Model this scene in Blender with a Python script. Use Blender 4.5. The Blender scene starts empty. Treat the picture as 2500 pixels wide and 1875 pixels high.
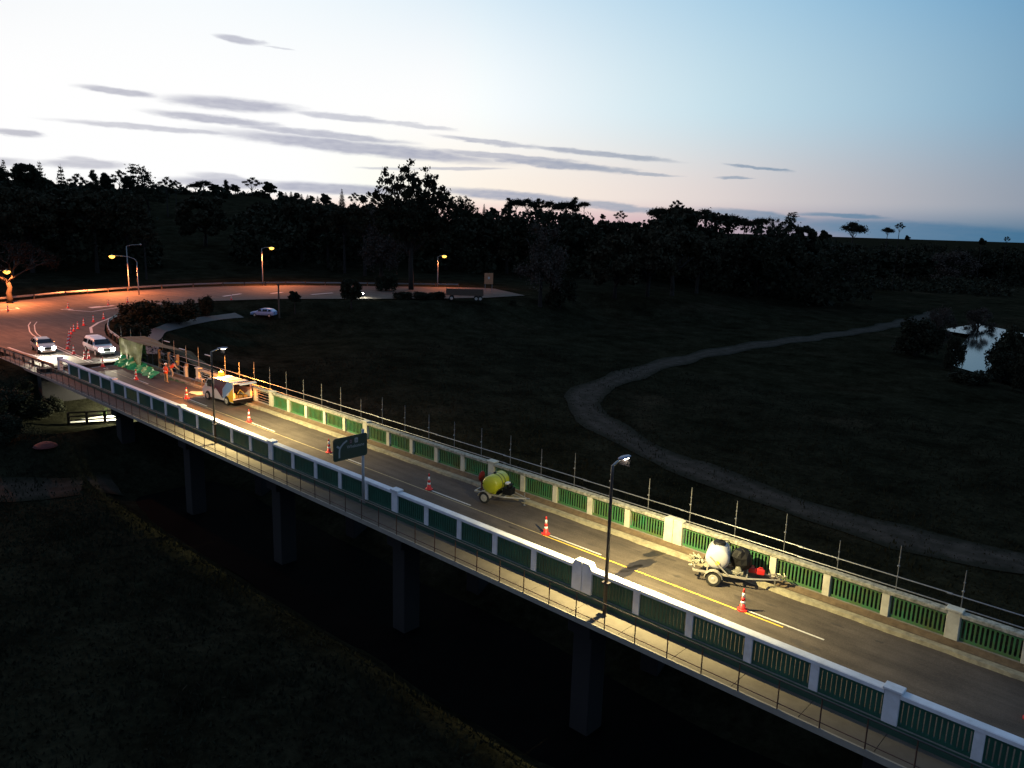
import bpy, bmesh, math, random
import numpy as np
from mathutils import Vector, Matrix
random.seed(7); RNG = np.random.default_rng(7)
scene = bpy.context.scene
COL = scene.collection

# ---------------------------------------------------------------- camera
CAM = Vector((18.293, -24.893, 15.133)); YAW, PITCH, ROLL, FPX = 2.30803, 0.20068, 0.02920, 1907.2
_F = Vector((math.cos(YAW)*math.cos(PITCH), math.sin(YAW)*math.cos(PITCH), -math.sin(PITCH)))
_R0 = Vector((math.sin(YAW), -math.cos(YAW), 0)); _U0 = _R0.cross(_F)
_R = _R0*math.cos(ROLL) + _U0*math.sin(ROLL); _U = -_R0*math.sin(ROLL) + _U0*math.cos(ROLL)
cd = bpy.data.cameras.new('camera'); cam = bpy.data.objects.new('camera', cd); COL.objects.link(cam)
cam.matrix_world = Matrix(((_R.x, _U.x, -_F.x, CAM.x), (_R.y, _U.y, -_F.y, CAM.y), (_R.z, _U.z, -_F.z, CAM.z), (0, 0, 0, 1)))
cd.sensor_width = 36.0; cd.lens = FPX/2500*36; cd.clip_start = 0.1; cd.clip_end = 20000
scene.camera = cam
scene.view_settings.view_transform = 'Standard'; scene.view_settings.look = 'None'
scene.view_settings.exposure = 0.0; scene.view_settings.gamma = 1.0
scene.render.engine = 'CYCLES'
try:
    scene.cycles.use_denoising = True; scene.cycles.denoiser = 'OPENIMAGEDENOISE'
    scene.cycles.max_bounces = 5; scene.cycles.diffuse_bounces = 3; scene.cycles.glossy_bounces = 3
    scene.cycles.sample_clamp_indirect = 3.0; scene.cycles.caustics_reflective = False; scene.cycles.caustics_refractive = False
    scene.cycles.use_light_tree = True
except Exception: pass

def ray(u, v): return _F + _R*((u-1250)/FPX) - _U*((v-937.5)/FPX)
def onz(u, v, z):
    d = ray(u, v); return CAM + d*((z-CAM.z)/d.z)
def ony(u, v, y):
    d = ray(u, v); return CAM + d*((y-CAM.y)/d.y)
def onx(u, v, x):
    d = ray(u, v); return CAM + d*((x-CAM.x)/d.x)
def atdepth(u, v, P):          # the point that far away in that direction
    return CAM + ray(u, v)*((Vector(P)-CAM).dot(_F))
def azel(u, v):
    d = ray(u, v); return math.atan2(d.y, d.x), math.atan2(d.z, math.hypot(d.x, d.y))
def proj(P):
    d = Vector(P)-CAM; z = d.dot(_F); return 1250+FPX*d.dot(_R)/z, 937.5-FPX*d.dot(_U)/z

# ---------------------------------------------------------------- world: dusk sky (afterglow in the north-west) with streaks of cloud
def srgb(r, g, b):
    f = lambda c: (c/255/12.92) if c <= 10 else ((c/255+0.055)/1.055)**2.4
    return (f(r), f(g), f(b), 1)
world = bpy.data.worlds.new("World"); scene.world = world; world.use_nodes = True
nt = world.node_tree; N = nt.nodes; L = nt.links; N.clear()
def nd(t, **k):
    n = N.new(t)
    for a, b in k.items(): setattr(n, a, b)
    return n
def mth(op, a, b=None, c=None, clamp=False):
    n = nd('ShaderNodeMath', operation=op, use_clamp=clamp)
    for i, x in enumerate((a, b, c)):
        if x is None: continue
        if isinstance(x, (int, float)): n.inputs[i].default_value = x
        else: L.new(x, n.inputs[i])
    return n.outputs[0]
tc = nd('ShaderNodeTexCoord'); sep = nd('ShaderNodeSeparateXYZ'); L.new(tc.outputs['Generated'], sep.inputs[0])
X, Y, Z = sep.outputs
AZ0 = YAW                       # azimuth measured from the middle of the view, radians, positive to the right
ca, sa = math.cos(AZ0), math.sin(AZ0)
fx = mth('ADD', mth('MULTIPLY', X, ca), mth('MULTIPLY', Y, sa))
rx = mth('SUBTRACT', mth('MULTIPLY', X, sa), mth('MULTIPLY', Y, ca))
az = mth('ARCTAN2', rx, fx)
el = mth('ARCSINE', Z)
def AE(u, v):
    a, e = azel(u, v); d = AZ0-a
    return d, e
def ramp(fac, stops, interp='B_SPLINE'):
    r = nd('ShaderNodeValToRGB'); cr = r.color_ramp; cr.interpolation = interp
    while len(cr.elements) > 1: cr.elements.remove(cr.elements[0])
    cr.elements[0].position = stops[0][0]; cr.elements[0].color = stops[0][1]
    for p_, c_ in stops[1:]:
        e_ = cr.elements.new(p_); e_.color = c_
    L.new(fac, r.inputs[0]); return r.outputs[0]
def mix(f, a, b, mode='MIX'):
    m = nd('ShaderNodeMix', data_type='RGBA', blend_type=mode)
    if isinstance(f, (int, float)): m.inputs[0].default_value = f
    else: L.new(f, m.inputs[0])
    L.new(a, m.inputs[6]) if not isinstance(a, tuple) else setattr(m.inputs[6], 'default_value', a)
    L.new(b, m.inputs[7]) if not isinstance(b, tuple) else setattr(m.inputs[7], 'default_value', b)
    return m.outputs[2]
def sm(x, a, b):
    m = nd('ShaderNodeMapRange', interpolation_type='SMOOTHSTEP'); L.new(x, m.inputs[0])
    m.inputs[1].default_value = a; m.inputs[2].default_value = b; return m.outputs[0]
azn = mth('ADD', mth('DIVIDE', az, 2*math.pi), 0.5)     # 0..1, .5 = middle of view
def pa(px): return 0.5 + AE(px, 560)[0]/(2*math.pi)
def S(k, c): return (c[0]*k, c[1]*k, c[2]*k, 1)
backL = (.13, .18, .32, 1); back = (.10, .15, .28, 1)
hi = ramp(azn, [(0, back), (.2, backL), (pa(-900), srgb(175, 212, 240)), (pa(0), srgb(246, 251, 255)), (pa(700), srgb(238, 249, 255)), (pa(1250), srgb(198, 226, 244)), (pa(1900), srgb(140, 190, 222)), (pa(2500), srgb(84, 148, 194)), (.70, (.05, .13, .26, 1)), (1, back)])
md = ramp(azn, [(0, back), (.22, backL), (pa(-700), srgb(235, 240, 248)), (pa(0), S(1.25, (1, 1, 1))), (pa(700), S(1.2, (1, 1, 1))), (pa(1200), srgb(250, 253, 255)), (pa(1650), srgb(202, 228, 238)), (pa(2050), srgb(172, 202, 220)), (pa(2500), srgb(124, 166, 194)), (.68, srgb(80, 115, 150)), (1, back)])
lo = ramp(azn, [(0, back), (.22, backL), (pa(-700), srgb(235, 220, 215)), (pa(0), S(1.15, (1, .99, .97))), (pa(750), S(1.1, (1, .97, .93))), (pa(1150), srgb(255, 243, 226)), (pa(1500), srgb(244, 230, 222)), (pa(1900), srgb(208, 200, 202)), (pa(2500), srgb(138, 154, 170)), (.68, srgb(95, 110, 140)), (1, back)])
hz = ramp(azn, [(0, back), (.22, backL), (pa(-700), srgb(225, 200, 195)), (pa(0), srgb(255, 238, 214)), (pa(600), srgb(255, 226, 204)), (pa(1100), srgb(248, 205, 200)), (pa(1400), srgb(230, 196, 198)), (pa(1750), srgb(192, 168, 178)), (pa(2100), srgb(125, 140, 165)), (pa(2500), srgb(92, 128, 152)), (.68, srgb(80, 100, 135)), (1, back)])
D = math.radians
c1 = mix(sm(el, D(0.3), D(2.2)), hz, lo)
c2 = mix(sm(el, D(2.0), D(8.5)), c1, md)
c3 = mix(sm(el, D(7.5), D(19)), c2, hi)
zen = (.12, .20, .36, 1)
c4 = mix(sm(el, D(19), D(60)), c3, zen)
# clouds
cmb = nd('ShaderNodeCombineXYZ'); L.new(az, cmb.inputs[0]); L.new(el, cmb.inputs[1])
nz = nd('ShaderNodeTexNoise'); nz.inputs['Scale'].default_value = 1.0; nz.inputs['Detail'].default_value = 6; nz.inputs['Roughness'].default_value = .62
mp = nd('ShaderNodeMapping'); mp.inputs['Scale'].default_value = (26, 110, 1); mp.inputs['Rotation'].default_value = (0, 0, 0.1); L.new(cmb.outputs[0], mp.inputs[0]); L.new(mp.outputs[0], nz.inputs['Vector'])
nv = mth('SUBTRACT', nz.outputs[0], 0.5)
offs = nd('ShaderNodeCombineXYZ'); L.new(mth('MULTIPLY', nv, .040), offs.inputs[0]); L.new(mth('MULTIPLY', nv, .0060), offs.inputs[1])
va = nd('ShaderNodeVectorMath', operation='ADD'); L.new(cmb.outputs[0], va.inputs[0]); L.new(offs.outputs[0], va.inputs[1])
CL = [  # two ends (photo pixels) and half thickness in pixels, softness
 ((520, 87), (648, 106), 9, .9), ((640, 112), (720, 122), 3, .5), ((190, 210), (380, 235), 10, 1), ((400, 240), (730, 268), 17, 1),
 ((700, 272), (980, 300), 9, .75), ((900, 292), (1110, 318), 7, .6), ((360, 272), (680, 308), 12, 1), ((130, 292), (600, 330), 7, .8), ((520, 320), (1230, 396), 19, 1), ((560, 302), (1000, 350), 10, .9),
 ((1040, 366), (1420, 396), 9, .85), ((1070, 330), (1320, 362), 8, .8), ((1280, 356), (1650, 394), 8, .9), ((1180, 384), (1560, 420), 12, 1), ((1480, 416), (1660, 430), 5, .8), ((1770, 400), (1925, 419), 5, .9), ((1750, 433), (1840, 435), 4, .8),
 ((-30, 318), (112, 330), 9, 1), ((90, 397), (320, 404), 12, .9), ((150, 386), (250, 396), 9, .8), ((1000, 411), (1230, 412), 5, .7), ((880, 408), (1020, 415), 4, .6),
 ((400, 440), (700, 452), 16, .95), ((470, 425), (640, 448), 12, .8), ((600, 450), (1010, 470), 16, 1), ((1060, 462), (1480, 500), 15, 1.05), ((1380, 492), (1640, 520), 12, .9), ((1700, 512), (2000, 540), 13, .9),
 ((1960, 521), (2170, 532), 7, 1), ((1900, 545), (2700, 590), 24, 1.2), ((2000, 560), (2800, 620), 26, 1.2), ((100, 400), (-400, 380), 14, .9), ((-500, 250), (-60, 300), 16, .9), ((2650, 560), (3400, 640), 40, 1.1),
]
mask = None
for (p0, p1, w, k) in CL:
    a0, e0 = AE(*p0); a1, e1 = AE(*p1)
    cx_, cy_ = (a0+a1)/2, (e0+e1)/2; ln = math.hypot(a1-a0, e1-e0)/2*1.12; an = math.atan2(e1-e0, a1-a0)
    m = nd('ShaderNodeMapping', vector_type='TEXTURE'); L.new(va.outputs[0], m.inputs[0])
    m.inputs['Location'].default_value = (cx_, cy_, 0); m.inputs['Rotation'].default_value = (0, 0, an); m.inputs['Scale'].default_value = (ln, w/FPX*.92, 1)
    vl = nd('ShaderNodeVectorMath', operation='LENGTH'); L.new(m.outputs[0], vl.inputs[0])
    mr = nd('ShaderNodeMapRange', interpolation_type='SMOOTHSTEP'); L.new(vl.outputs['Value'], mr.inputs[0])
    mr.inputs[1].default_value = 1.15; mr.inputs[2].default_value = .5; mr.inputs[3].default_value = 0; mr.inputs[4].default_value = min(k, 1)*.92
    mask = mr.outputs[0] if mask is None else mth('MAXIMUM', mask, mr.outputs[0])
fine = nd('ShaderNodeTexNoise'); fine.inputs['Scale'].default_value = 1; fine.inputs['Detail'].default_value = 5
mp2 = nd('ShaderNodeMapping'); mp2.inputs['Scale'].default_value = (60, 260, 1); mp2.inputs['Rotation'].default_value = (0, 0, 0.12); L.new(cmb.outputs[0], mp2.inputs[0]); L.new(mp2.outputs[0], fine.inputs['Vector'])
mask = mth('MULTIPLY', mask, mth('ADD', mth('MULTIPLY', fine.outputs[0], .5), .70), clamp=True)
ccol = ramp(azn, [(0, back), (pa(0), srgb(192, 192, 202)), (pa(700), srgb(178, 180, 196)), (pa(1200), srgb(168, 172, 190)), (pa(1600), srgb(150, 162, 180)), (pa(1950), srgb(112, 140, 166)), (pa(2500), srgb(66, 112, 146)), (1, back)], 'LINEAR')
c5 = mix(mask, c4, ccol)
dn = (.020, .022, .026, 1)
c6 = mix(sm(el, D(-1.2), D(-0.15)), dn, c5)
bg = nd('ShaderNodeBackground'); bg.inputs[1].default_value = 1.0; L.new(c6, bg.inputs[0])
wo = nd('ShaderNodeOutputWorld'); L.new(bg.outputs[0], wo.inputs[0])
try: world.cycles.sampling_method = 'AUTOMATIC'
except Exception: pass

# ---------------------------------------------------------------- materials
MAT = {}
def mat(name, col, rough=.7, metal=0., emit=None, estr=0., var=.25, nscale=3., col2=None, bump=0., spec=.5, trans=0., stripes=None, coord='Object'):
    if name in MAT: return MAT[name]
    m = bpy.data.materials.new(name); m.use_nodes = True; t = m.node_tree; b = t.nodes['Principled BSDF']
    c = tuple(col)+(1,) if len(col) == 3 else col
    b.inputs['Roughness'].default_value = rough; b.inputs['Metallic'].default_value = metal
    b.inputs['Specular IOR Level'].default_value = spec
    tcn = t.nodes.new('ShaderNodeTexCoord'); ns = t.nodes.new('ShaderNodeTexNoise')
    ns.inputs['Scale'].default_value = nscale; ns.inputs['Detail'].default_value = 6; ns.inputs['Roughness'].default_value = .65
    gp = t.nodes.new('ShaderNodeNewGeometry'); t.links.new(gp.outputs['Position'], ns.inputs['Vector'])
    mr = t.nodes.new('ShaderNodeMapRange'); mr.inputs[1].default_value = .3; mr.inputs[2].default_value = .7
    t.links.new(ns.outputs[0], mr.inputs[0])
    mx = t.nodes.new('ShaderNodeMix'); mx.data_type = 'RGBA'; t.links.new(mr.outputs[0], mx.inputs[0])
    c2_ = (tuple(col2)+(1,)) if col2 else (c[0]*(1-var), c[1]*(1-var), c[2]*(1-var), 1)
    mx.inputs[6].default_value = c; mx.inputs[7].default_value = c2_
    t.links.new(mx.outputs[2], b.inputs['Base Color'])
    if bump:
        bp = t.nodes.new('ShaderNodeBump'); bp.inputs['Strength'].default_value = bump; bp.inputs['Distance'].default_value = .05
        t.links.new(ns.outputs[0], bp.inputs['Height']); t.links.new(bp.outputs[0], b.inputs['Normal'])
    if emit:
        b.inputs['Emission Color'].default_value = tuple(emit)+(1,); b.inputs['Emission Strength'].default_value = estr
    if trans: b.inputs['Transmission Weight'].default_value = trans
    MAT[name] = m; return m
white = mat('white_paint', (.72, .74, .78), .6, col2=(.52, .53, .54), nscale=1.6, bump=.1)
cream = mat('weathered_paint', (.66, .64, .52), .8, col2=(.46, .43, .33), nscale=2.2, bump=.2)
lichen = mat('lichen_concrete', (.50, .48, .38), .9, col2=(.10, .10, .07), nscale=5.5, bump=.5)
green = mat('green_paint', (.03, .15, .075), .5, var=.25, nscale=5)
greenf = mat('green_paint_mossy', (.028, .20, .080), .6, col2=(.095, .12, .03), nscale=1.3)
fascia = mat('fascia_green', (.02, .07, .045), .7, var=.3)
conc = mat('concrete', (.32, .30, .26), .9, col2=(.2, .18, .15), nscale=1.5, bump=.2)
dirty = mat('dirty_concrete', (.17, .12, .07), .95, col2=(.085, .058, .033), nscale=3.2, bump=.4)
kerbm = mat('kerb_paint', (.40, .36, .24), .85, col2=(.19, .165, .11), nscale=3.5, bump=.4)
walkm = mat('walkway_concrete', (.125, .108, .085), .9, col2=(.085, .072, .056), nscale=1.2, bump=.15)
steel = mat('galvanised_steel', (.34, .34, .34), .45, .7, var=.25, nscale=8)
dsteel = mat('dark_steel', (.07, .06, .055), .5, .5)
rust = mat('rusty_handrail', (.10, .05, .035), .6, .3, var=.4)
rubber = mat('tyre_rubber', (.018, .018, .018), .85)
black = mat('black_plastic', (.007, .007, .008), .6, spec=.2)
glass = mat('car_glass', (.012, .016, .02), .08, spec=.6)
red = mat('cone_red', (.75, .035, .03), .5, var=.12)
reflw = mat('reflective_white', (.85, .85, .82), .4, var=.05)
orangev = mat('hi_vis_orange', (.85, .10, .03), .7)
wood = mat('old_timber', (.10, .07, .05), .9, var=.4, nscale=5)
bark = mat('bark', (.045, .036, .028), .95, var=.4)
lineY = mat('yellow_line_paint', (.75, .50, .06), .7, var=.15, nscale=9)
lineW = mat('white_line_paint', (.62, .60, .55), .7, var=.3, nscale=9)
skin = mat('skin', (.45, .28, .2), .6)

# ---------------------------------------------------------------- mesh builder
class MB:
    def __init__(s): s.v = []; s.f = []; s.mi = []
    def add(s, vs, fs, mi=0):
        o = len(s.v); s.v += [tuple(p) for p in vs]; s.f += [tuple(i+o for i in f) for f in fs]; s.mi += [mi]*len(fs); return s
    def hexa(s, P, mi=0):   # 8 corners: bottom loop then top loop
        return s.add(P, [(3, 2, 1, 0), (4, 5, 6, 7), (0, 1, 5, 4), (1, 2, 6, 5), (2, 3, 7, 6), (3, 0, 4, 7)], mi)
    def box(s, x0, x1, y0, y1, z0, z1, T=None, mi=0):
        P = [(x0, y0, z0), (x1, y0, z0), (x1, y1, z0), (x0, y1, z0), (x0, y0, z1), (x1, y0, z1), (x1, y1, z1), (x0, y1, z1)]
        if T: P = [T(*q) for q in P]
        return s.hexa(P, mi)
    def tube(s, pts, r, n=8, cap=True, mi=0):
        pts = [Vector(q) for q in pts]; rs = r if isinstance(r, (list, tuple)) else [r]*len(pts)
        rings = []; up = None
        for i, q in enumerate(pts):
            d = (pts[min(i+1, len(pts)-1)]-pts[max(i-1, 0)]).normalized()
            if up is None: up = Vector((0, 0, 1)) if abs(d.z) < .9 else Vector((1, 0, 0))
            a = d.cross(up).normalized(); b = a.cross(d).normalized(); up = b
            rings.append([q+a*(math.cos(2*math.pi*k/n)*rs[i])+b*(math.sin(2*math.pi*k/n)*rs[i]) for k in range(n)])
        vs = [q for R_ in rings for q in R_]; fs = []
        for i in range(len(rings)-1):
            for k in range(n):
                k2 = (k+1) % n; fs.append((i*n+k, i*n+k2, (i+1)*n+k2, (i+1)*n+k))
        if cap: fs.append(tuple(range(n))[::-1]); fs.append(tuple(range((len(rings)-1)*n, len(rings)*n)))
        return s.add(vs, fs, mi)
    def lathe(s, prof, n=16, c=(0, 0, 0), axis='z', mi=0):
        vs = []
        for (r, h) in prof:
            for k in range(n):
                a = 2*math.pi*k/n; x, y = r*math.cos(a), r*math.sin(a)
                q = (x, y, h) if axis == 'z' else ((h, x, y) if axis == 'x' else (x, h, y))
                vs.append((c[0]+q[0], c[1]+q[1], c[2]+q[2]))
        fs = []
        for i in range(len(prof)-1):
            for k in range(n):
                k2 = (k+1) % n; fs.append((i*n+k, i*n+k2, (i+1)*n+k2, (i+1)*n+k))
        fs.append(tuple(range(n))[::-1]); fs.append(tuple(range((len(prof)-1)*n, len(prof)*n)))
        return s.add(vs, fs, mi)
    def prism(s, poly, z0, z1, T=None, mi=0):
        n = len(poly); P = [(x, y, z0) for x, y in poly]+[(x, y, z1) for x, y in poly]
        if T: P = [T(*q) for q in P]
        return s.add(P, [tuple(range(n))[::-1], tuple(range(n, 2*n))]+[(i, (i+1) % n, (i+1) % n+n, i+n) for i in range(n)], mi)
    def build(s, name, m, parent=None, smooth=False, loc=None, bevel=0):
        me = bpy.data.meshes.new(name); me.from_pydata([tuple(q) for q in s.v], [], s.f)
        ms = m if isinstance(m, (list, tuple)) else [m]
        for q in ms: me.materials.append(q)
        if len(ms) > 1: me.polygons.foreach_set('material_index', s.mi)
        bm = bmesh.new(); bm.from_mesh(me); bmesh.ops.recalc_face_normals(bm, faces=bm.faces); bm.to_mesh(me); bm.free()
        if smooth: me.polygons.foreach_set('use_smooth', [True]*len(me.polygons))
        o = bpy.data.objects.new(name, me); COL.objects.link(o)
        if parent: o.parent = parent
        if loc: o.location = loc
        if bevel:
            bv = o.modifiers.new('bevel', 'BEVEL'); bv.width = bevel; bv.segments = 2; bv.limit_method = 'ANGLE'
        return o
def tag(o, label=None, cat=None, group=None, kind=None):
    if label: o['label'] = label
    if cat: o['category'] = cat
    if group: o['group'] = group
    if kind: o['kind'] = kind
    return o
def thing(name, label, cat, loc=(0, 0, 0), rz=0, group=None):
    o = bpy.data.objects.new(name, None); COL.objects.link(o); o.location = loc; o.rotation_euler = (0, 0, rz)
    o.empty_display_size = .3
    return tag(o, label, cat, group)
KIDS = {}
def copy_tree(o, loc=None, rz=None, label=None, group=None, parent=None, scale=None, kids=True):
    c = o.copy(); COL.objects.link(c)
    if parent: c.parent = parent; c.matrix_parent_inverse = o.matrix_parent_inverse.copy()
    if loc is not None: c.location = loc
    if rz is not None: c.rotation_euler = (0, 0, rz)
    if scale is not None: c.scale = scale
    if label: c['label'] = label
    if group: c['group'] = group
    if kids:
        for ch in list(o.children): copy_tree(ch, parent=c)
    return c
def light(name, kind, loc, power, col, parent=None, aim=None, size=120, blend=.6, rad=.1):
    ld = bpy.data.lights.new(name, kind); ld.energy = power; ld.color = col; ld.shadow_soft_size = rad
    if kind == 'SPOT': ld.spot_size = math.radians(size); ld.spot_blend = blend
    o = bpy.data.objects.new(name, ld); COL.objects.link(o)
    if parent: o.parent = parent
    o.location = loc
    if aim is not None: o.rotation_euler = (Vector(aim)).to_track_quat('-Z', 'Y').to_euler()
    return o

# ---------------------------------------------------------------- bridge axis
def yc(x): return -0.166e-3*x*x - 0.077e-5*x**3
def zc(x): return -0.021e-3*x*x - 1.001e-2*x - 0.064e-5*x**3
def T(x, y, z): return (x, y+yc(x), z+zc(x))
BAY, EJ, PIL, W = 2.4, .318, .073, 7.30
def sx(s):
    x = (s-25)*BAY
    if s == 25: return 0.
    full = math.floor(abs(s-25)/5+1e-9); frac = abs(s-25) % 5
    return x + math.copysign(EJ + PIL*(full*2-(1 if frac == 0 else 0)), s-25)
S0, S1 = 0, 35
X0, X1 = sx(0)-.45, sx(35)+4

# ---------------------------------------------------------------- ground
INNER = [(-61.3, 7.0), (-70.5, 9.2), (-77, 10.6), (-82.3, 11.7), (-86.9, 13.2), (-92.6, 15.4), (-98.5, 18.4), (-102.6, 22), (-108.5, 31), (-114.5, 41), (-112.5, 52), (-105, 66), (-98, 78), (-93.5, 90), (-93, 101)]
OUTER = [(-109, 108), (-113, 105.5), (-121.8, 94.5), (-131, 82), (-137.7, 70.9), (-141.6, 58), (-142, 51.6), (-141.1, 44.6), (-139.6, 37.3), (-135.3, 24.8), (-128.7, 12.6), (-140, 4), (-170, -8)]
NEARL = [(-176, -24), (-140, -16), (-110, -7), (-90, -2.6), (-76.8, -1.0), (-69.3, -.75), (-61.3, -.55)]
RP = np.array(INNER+OUTER+NEARL)
ZR = .43
def pdist(x, y, P=RP):
    x = np.asarray(x, float); y = np.asarray(y, float); d = np.full(x.shape, 1e9); ins = np.zeros(x.shape, bool)
    for i in range(len(P)):
        a, b = P[i], P[(i+1) % len(P)]; e = b-a; t = np.clip(((x-a[0])*e[0]+(y-a[1])*e[1])/(e@e), 0, 1)
        d = np.minimum(d, np.hypot(x-a[0]-t*e[0], y-a[1]-t*e[1]))
        c = ((a[1] > y) != (b[1] > y)) & (x < (b[0]-a[0])*(y-a[1])/(b[1]-a[1]+1e-12)+a[0]); ins ^= c
    return np.where(ins, 0, d)
def sst(t): t = np.clip(t, 0, 1); return t*t*(3-2*t)
def fbm(x, y, s):
    return (np.sin(x*s+1.3*np.sin(y*s*.7))+np.sin(y*s*1.13+1.7*np.sin(x*s*.9+2))+.5*np.sin(x*s*2.3+y*s*1.9))/2.5
POND = np.array([(-25, 176), (-18.5, 172), (-13, 150), (-8, 128), (2, 112), (12, 96), (30, 80), (40, 70), (40, 86), (20, 106), (8, 125), (0, 150), (-8, 180), (-24, 200)])
def H(x, y):
    x = np.asarray(x, float); y = np.asarray(y, float)
    r = np.hypot(x-CAM.x, y-CAM.y); a = np.degrees(np.arctan2(y-CAM.y, x-CAM.x)) % 360
    plain = -5.6+.22*fbm(x, y, .11)+.12*fbm(x, y, .37)
    plain = plain + 1.9*np.exp(-(((x+78)/26)**2+((y-62)/26)**2))+1.2*np.exp(-(((x+60)/20)**2+((y-35)/16)**2))
    plain = plain + 2.2*sst((r-120)/80)*sst((a-100)/25)
    d = pdist(x, y); S = 1-sst((d-1.2)/19); S = np.where(d < 1.2, 1, S)
    z = plain+(ZR-.13-plain)*S
    u = np.exp(-(((x+57.5)/6.0)**4+((y-2)/11.)**4)); z = z*(1-u)+u*(-4.1)
    riv = sst((6.5-np.abs(y-1.5))/3.5)*sst((x+50)/8)
    z = z-1.5*riv
    z = z - 1.5*sst((14-pdist(x, y, POND))/14)
    A = np.interp(a, [100, 108, 111, 119, 132, 144, 150, 200, 235], [0, 0, 2, 6, 11, 18, 25, 24, 0])
    A = np.where((a > 235) | (a < 100), 0, A)
    hill = .2+A*sst((r-190)/235)-3*sst((r-600)/800)+.5*fbm(x, y, .05)
    outer = sst((r-172)/14)*sst((a-112)/14)*np.where(a > 250, 0, 1)*np.where((d > 0), 1, 0)
    z = np.where(outer > 0, z*(1-outer)+np.maximum(z, hill)*outer, z)
    return z
def hz_(x, y): return float(H(np.array([x]), np.array([y]))[0])
def gnd(u, v, extra=0.):
    d = ray(u, v); t = 20.
    while t < 1500:
        P = CAM+d*t
        if P.z < hz_(P.x, P.y)+extra: break
        t += max(.5, t*.01)
    lo_, hi_ = t-max(.5, t*.011), t
    for _ in range(12):
        m_ = (lo_+hi_)/2; P = CAM+d*m_
        if P.z < hz_(P.x, P.y)+extra: hi_ = m_
        else: lo_ = m_
    return CAM+d*hi_
def axis_pts(a0, a1, b0, b1, st):
    inner = np.arange(b0, b1+.01, st); g = [b0]; s_ = st
    while g[-1] > a0: s_ *= 1.25; g.append(g[-1]-s_)
    h = [b1]; s_ = st
    while h[-1] < a1: s_ *= 1.25; h.append(h[-1]+s_)
    return np.array(sorted(g[1:])+list(inner)+h[1:])
gx = axis_pts(-6000, 6000, -165, 50, 1.7); gy = axis_pts(-6000, 6000, -45, 190, 1.7)
GX, GY = np.meshgrid(gx, gy, indexing='ij'); GZ = H(GX, GY)
far_ = np.hypot(GX, GY); GZ = np.where(far_ > 1500, np.minimum(GZ, -4), GZ)
me = bpy.data.meshes.new('ground'); nx, ny = GX.shape
idx = np.arange(nx*ny).reshape(nx, ny)
fq = np.stack([idx[:-1, :-1], idx[1:, :-1], idx[1:, 1:], idx[:-1, 1:]], -1).reshape(-1, 4)
me.from_pydata(np.stack([GX, GY, GZ], -1).reshape(-1, 3).tolist(), [], fq.tolist())
me.polygons.foreach_set('use_smooth', [True]*len(me.polygons))
ground = bpy.data.objects.new('ground', me); COL.objects.link(ground); tag(ground, kind='structure')
def ground_mat():
    m = bpy.data.materials.new('grass_field'); m.use_nodes = True; t = m.node_tree; b = t.nodes['Principled BSDF']; b.inputs['Roughness'].default_value = .95
    b.inputs['Specular IOR Level'].default_value = 0
    g = t.nodes.new('ShaderNodeNewGeometry')
    def noise(sc, det=6, ro=.6):
        n = t.nodes.new('ShaderNodeTexNoise'); n.inputs['Scale'].default_value = sc; n.inputs['Detail'].default_value = det; n.inputs['Roughness'].default_value = ro
        t.links.new(g.outputs['Position'], n.inputs['Vector']); return n.outputs[0]
    def rmp(s, st):
        r = t.nodes.new('ShaderNodeValToRGB'); cr = r.color_ramp; cr.elements[0].position, cr.elements[0].color = st[0]; cr.elements[1].position, cr.elements[1].color = st[-1]
        for q in st[1:-1]: e = cr.elements.new(q[0]); e.color = q[1]
        t.links.new(s, r.inputs[0]); return r.outputs[0]
    big = rmp(noise(.06, 5), [(.32, (.011, .012, .008, 1)), (.48, (.019, .0195, .013, 1)), (.58, (.018, .018, .012, 1)), (.70, (.034, .029, .020, 1))])
    fin = rmp(noise(2.2, 8, .75), [(.3, (.40, .40, .40, 1)), (.7, (1.5, 1.5, 1.4, 1))])
    mid = rmp(noise(.28, 8, .72), [(.34, (.45, .45, .43, 1)), (.66, (1.45, 1.42, 1.35, 1))])
    mm = t.nodes.new('ShaderNodeMix'); mm.data_type = 'RGBA'; mm.blend_type = 'MULTIPLY'; mm.inputs[0].default_value = 1
    t.links.new(big, mm.inputs[6]); t.links.new(fin, mm.inputs[7])
    m2 = t.nodes.new('ShaderNodeMix'); m2.data_type = 'RGBA'; m2.blend_type = 'MULTIPLY'; m2.inputs[0].default_value = 1
    t.links.new(mm.outputs[2], m2.inputs[6]); t.links.new(mid, m2.inputs[7])
    t.links.new(m2.outputs[2], b.inputs['Base Color'])
    bp = t.nodes.new('ShaderNodeBump'); bp.inputs['Strength'].default_value = .9; bp.inputs['Distance'].default_value = .25
    t.links.new(noise(1.3, 9, .8), bp.inputs['Height']); t.links.new(bp.outputs[0], b.inputs['Normal'])
    return m
me.materials.append(ground_mat())

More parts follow.
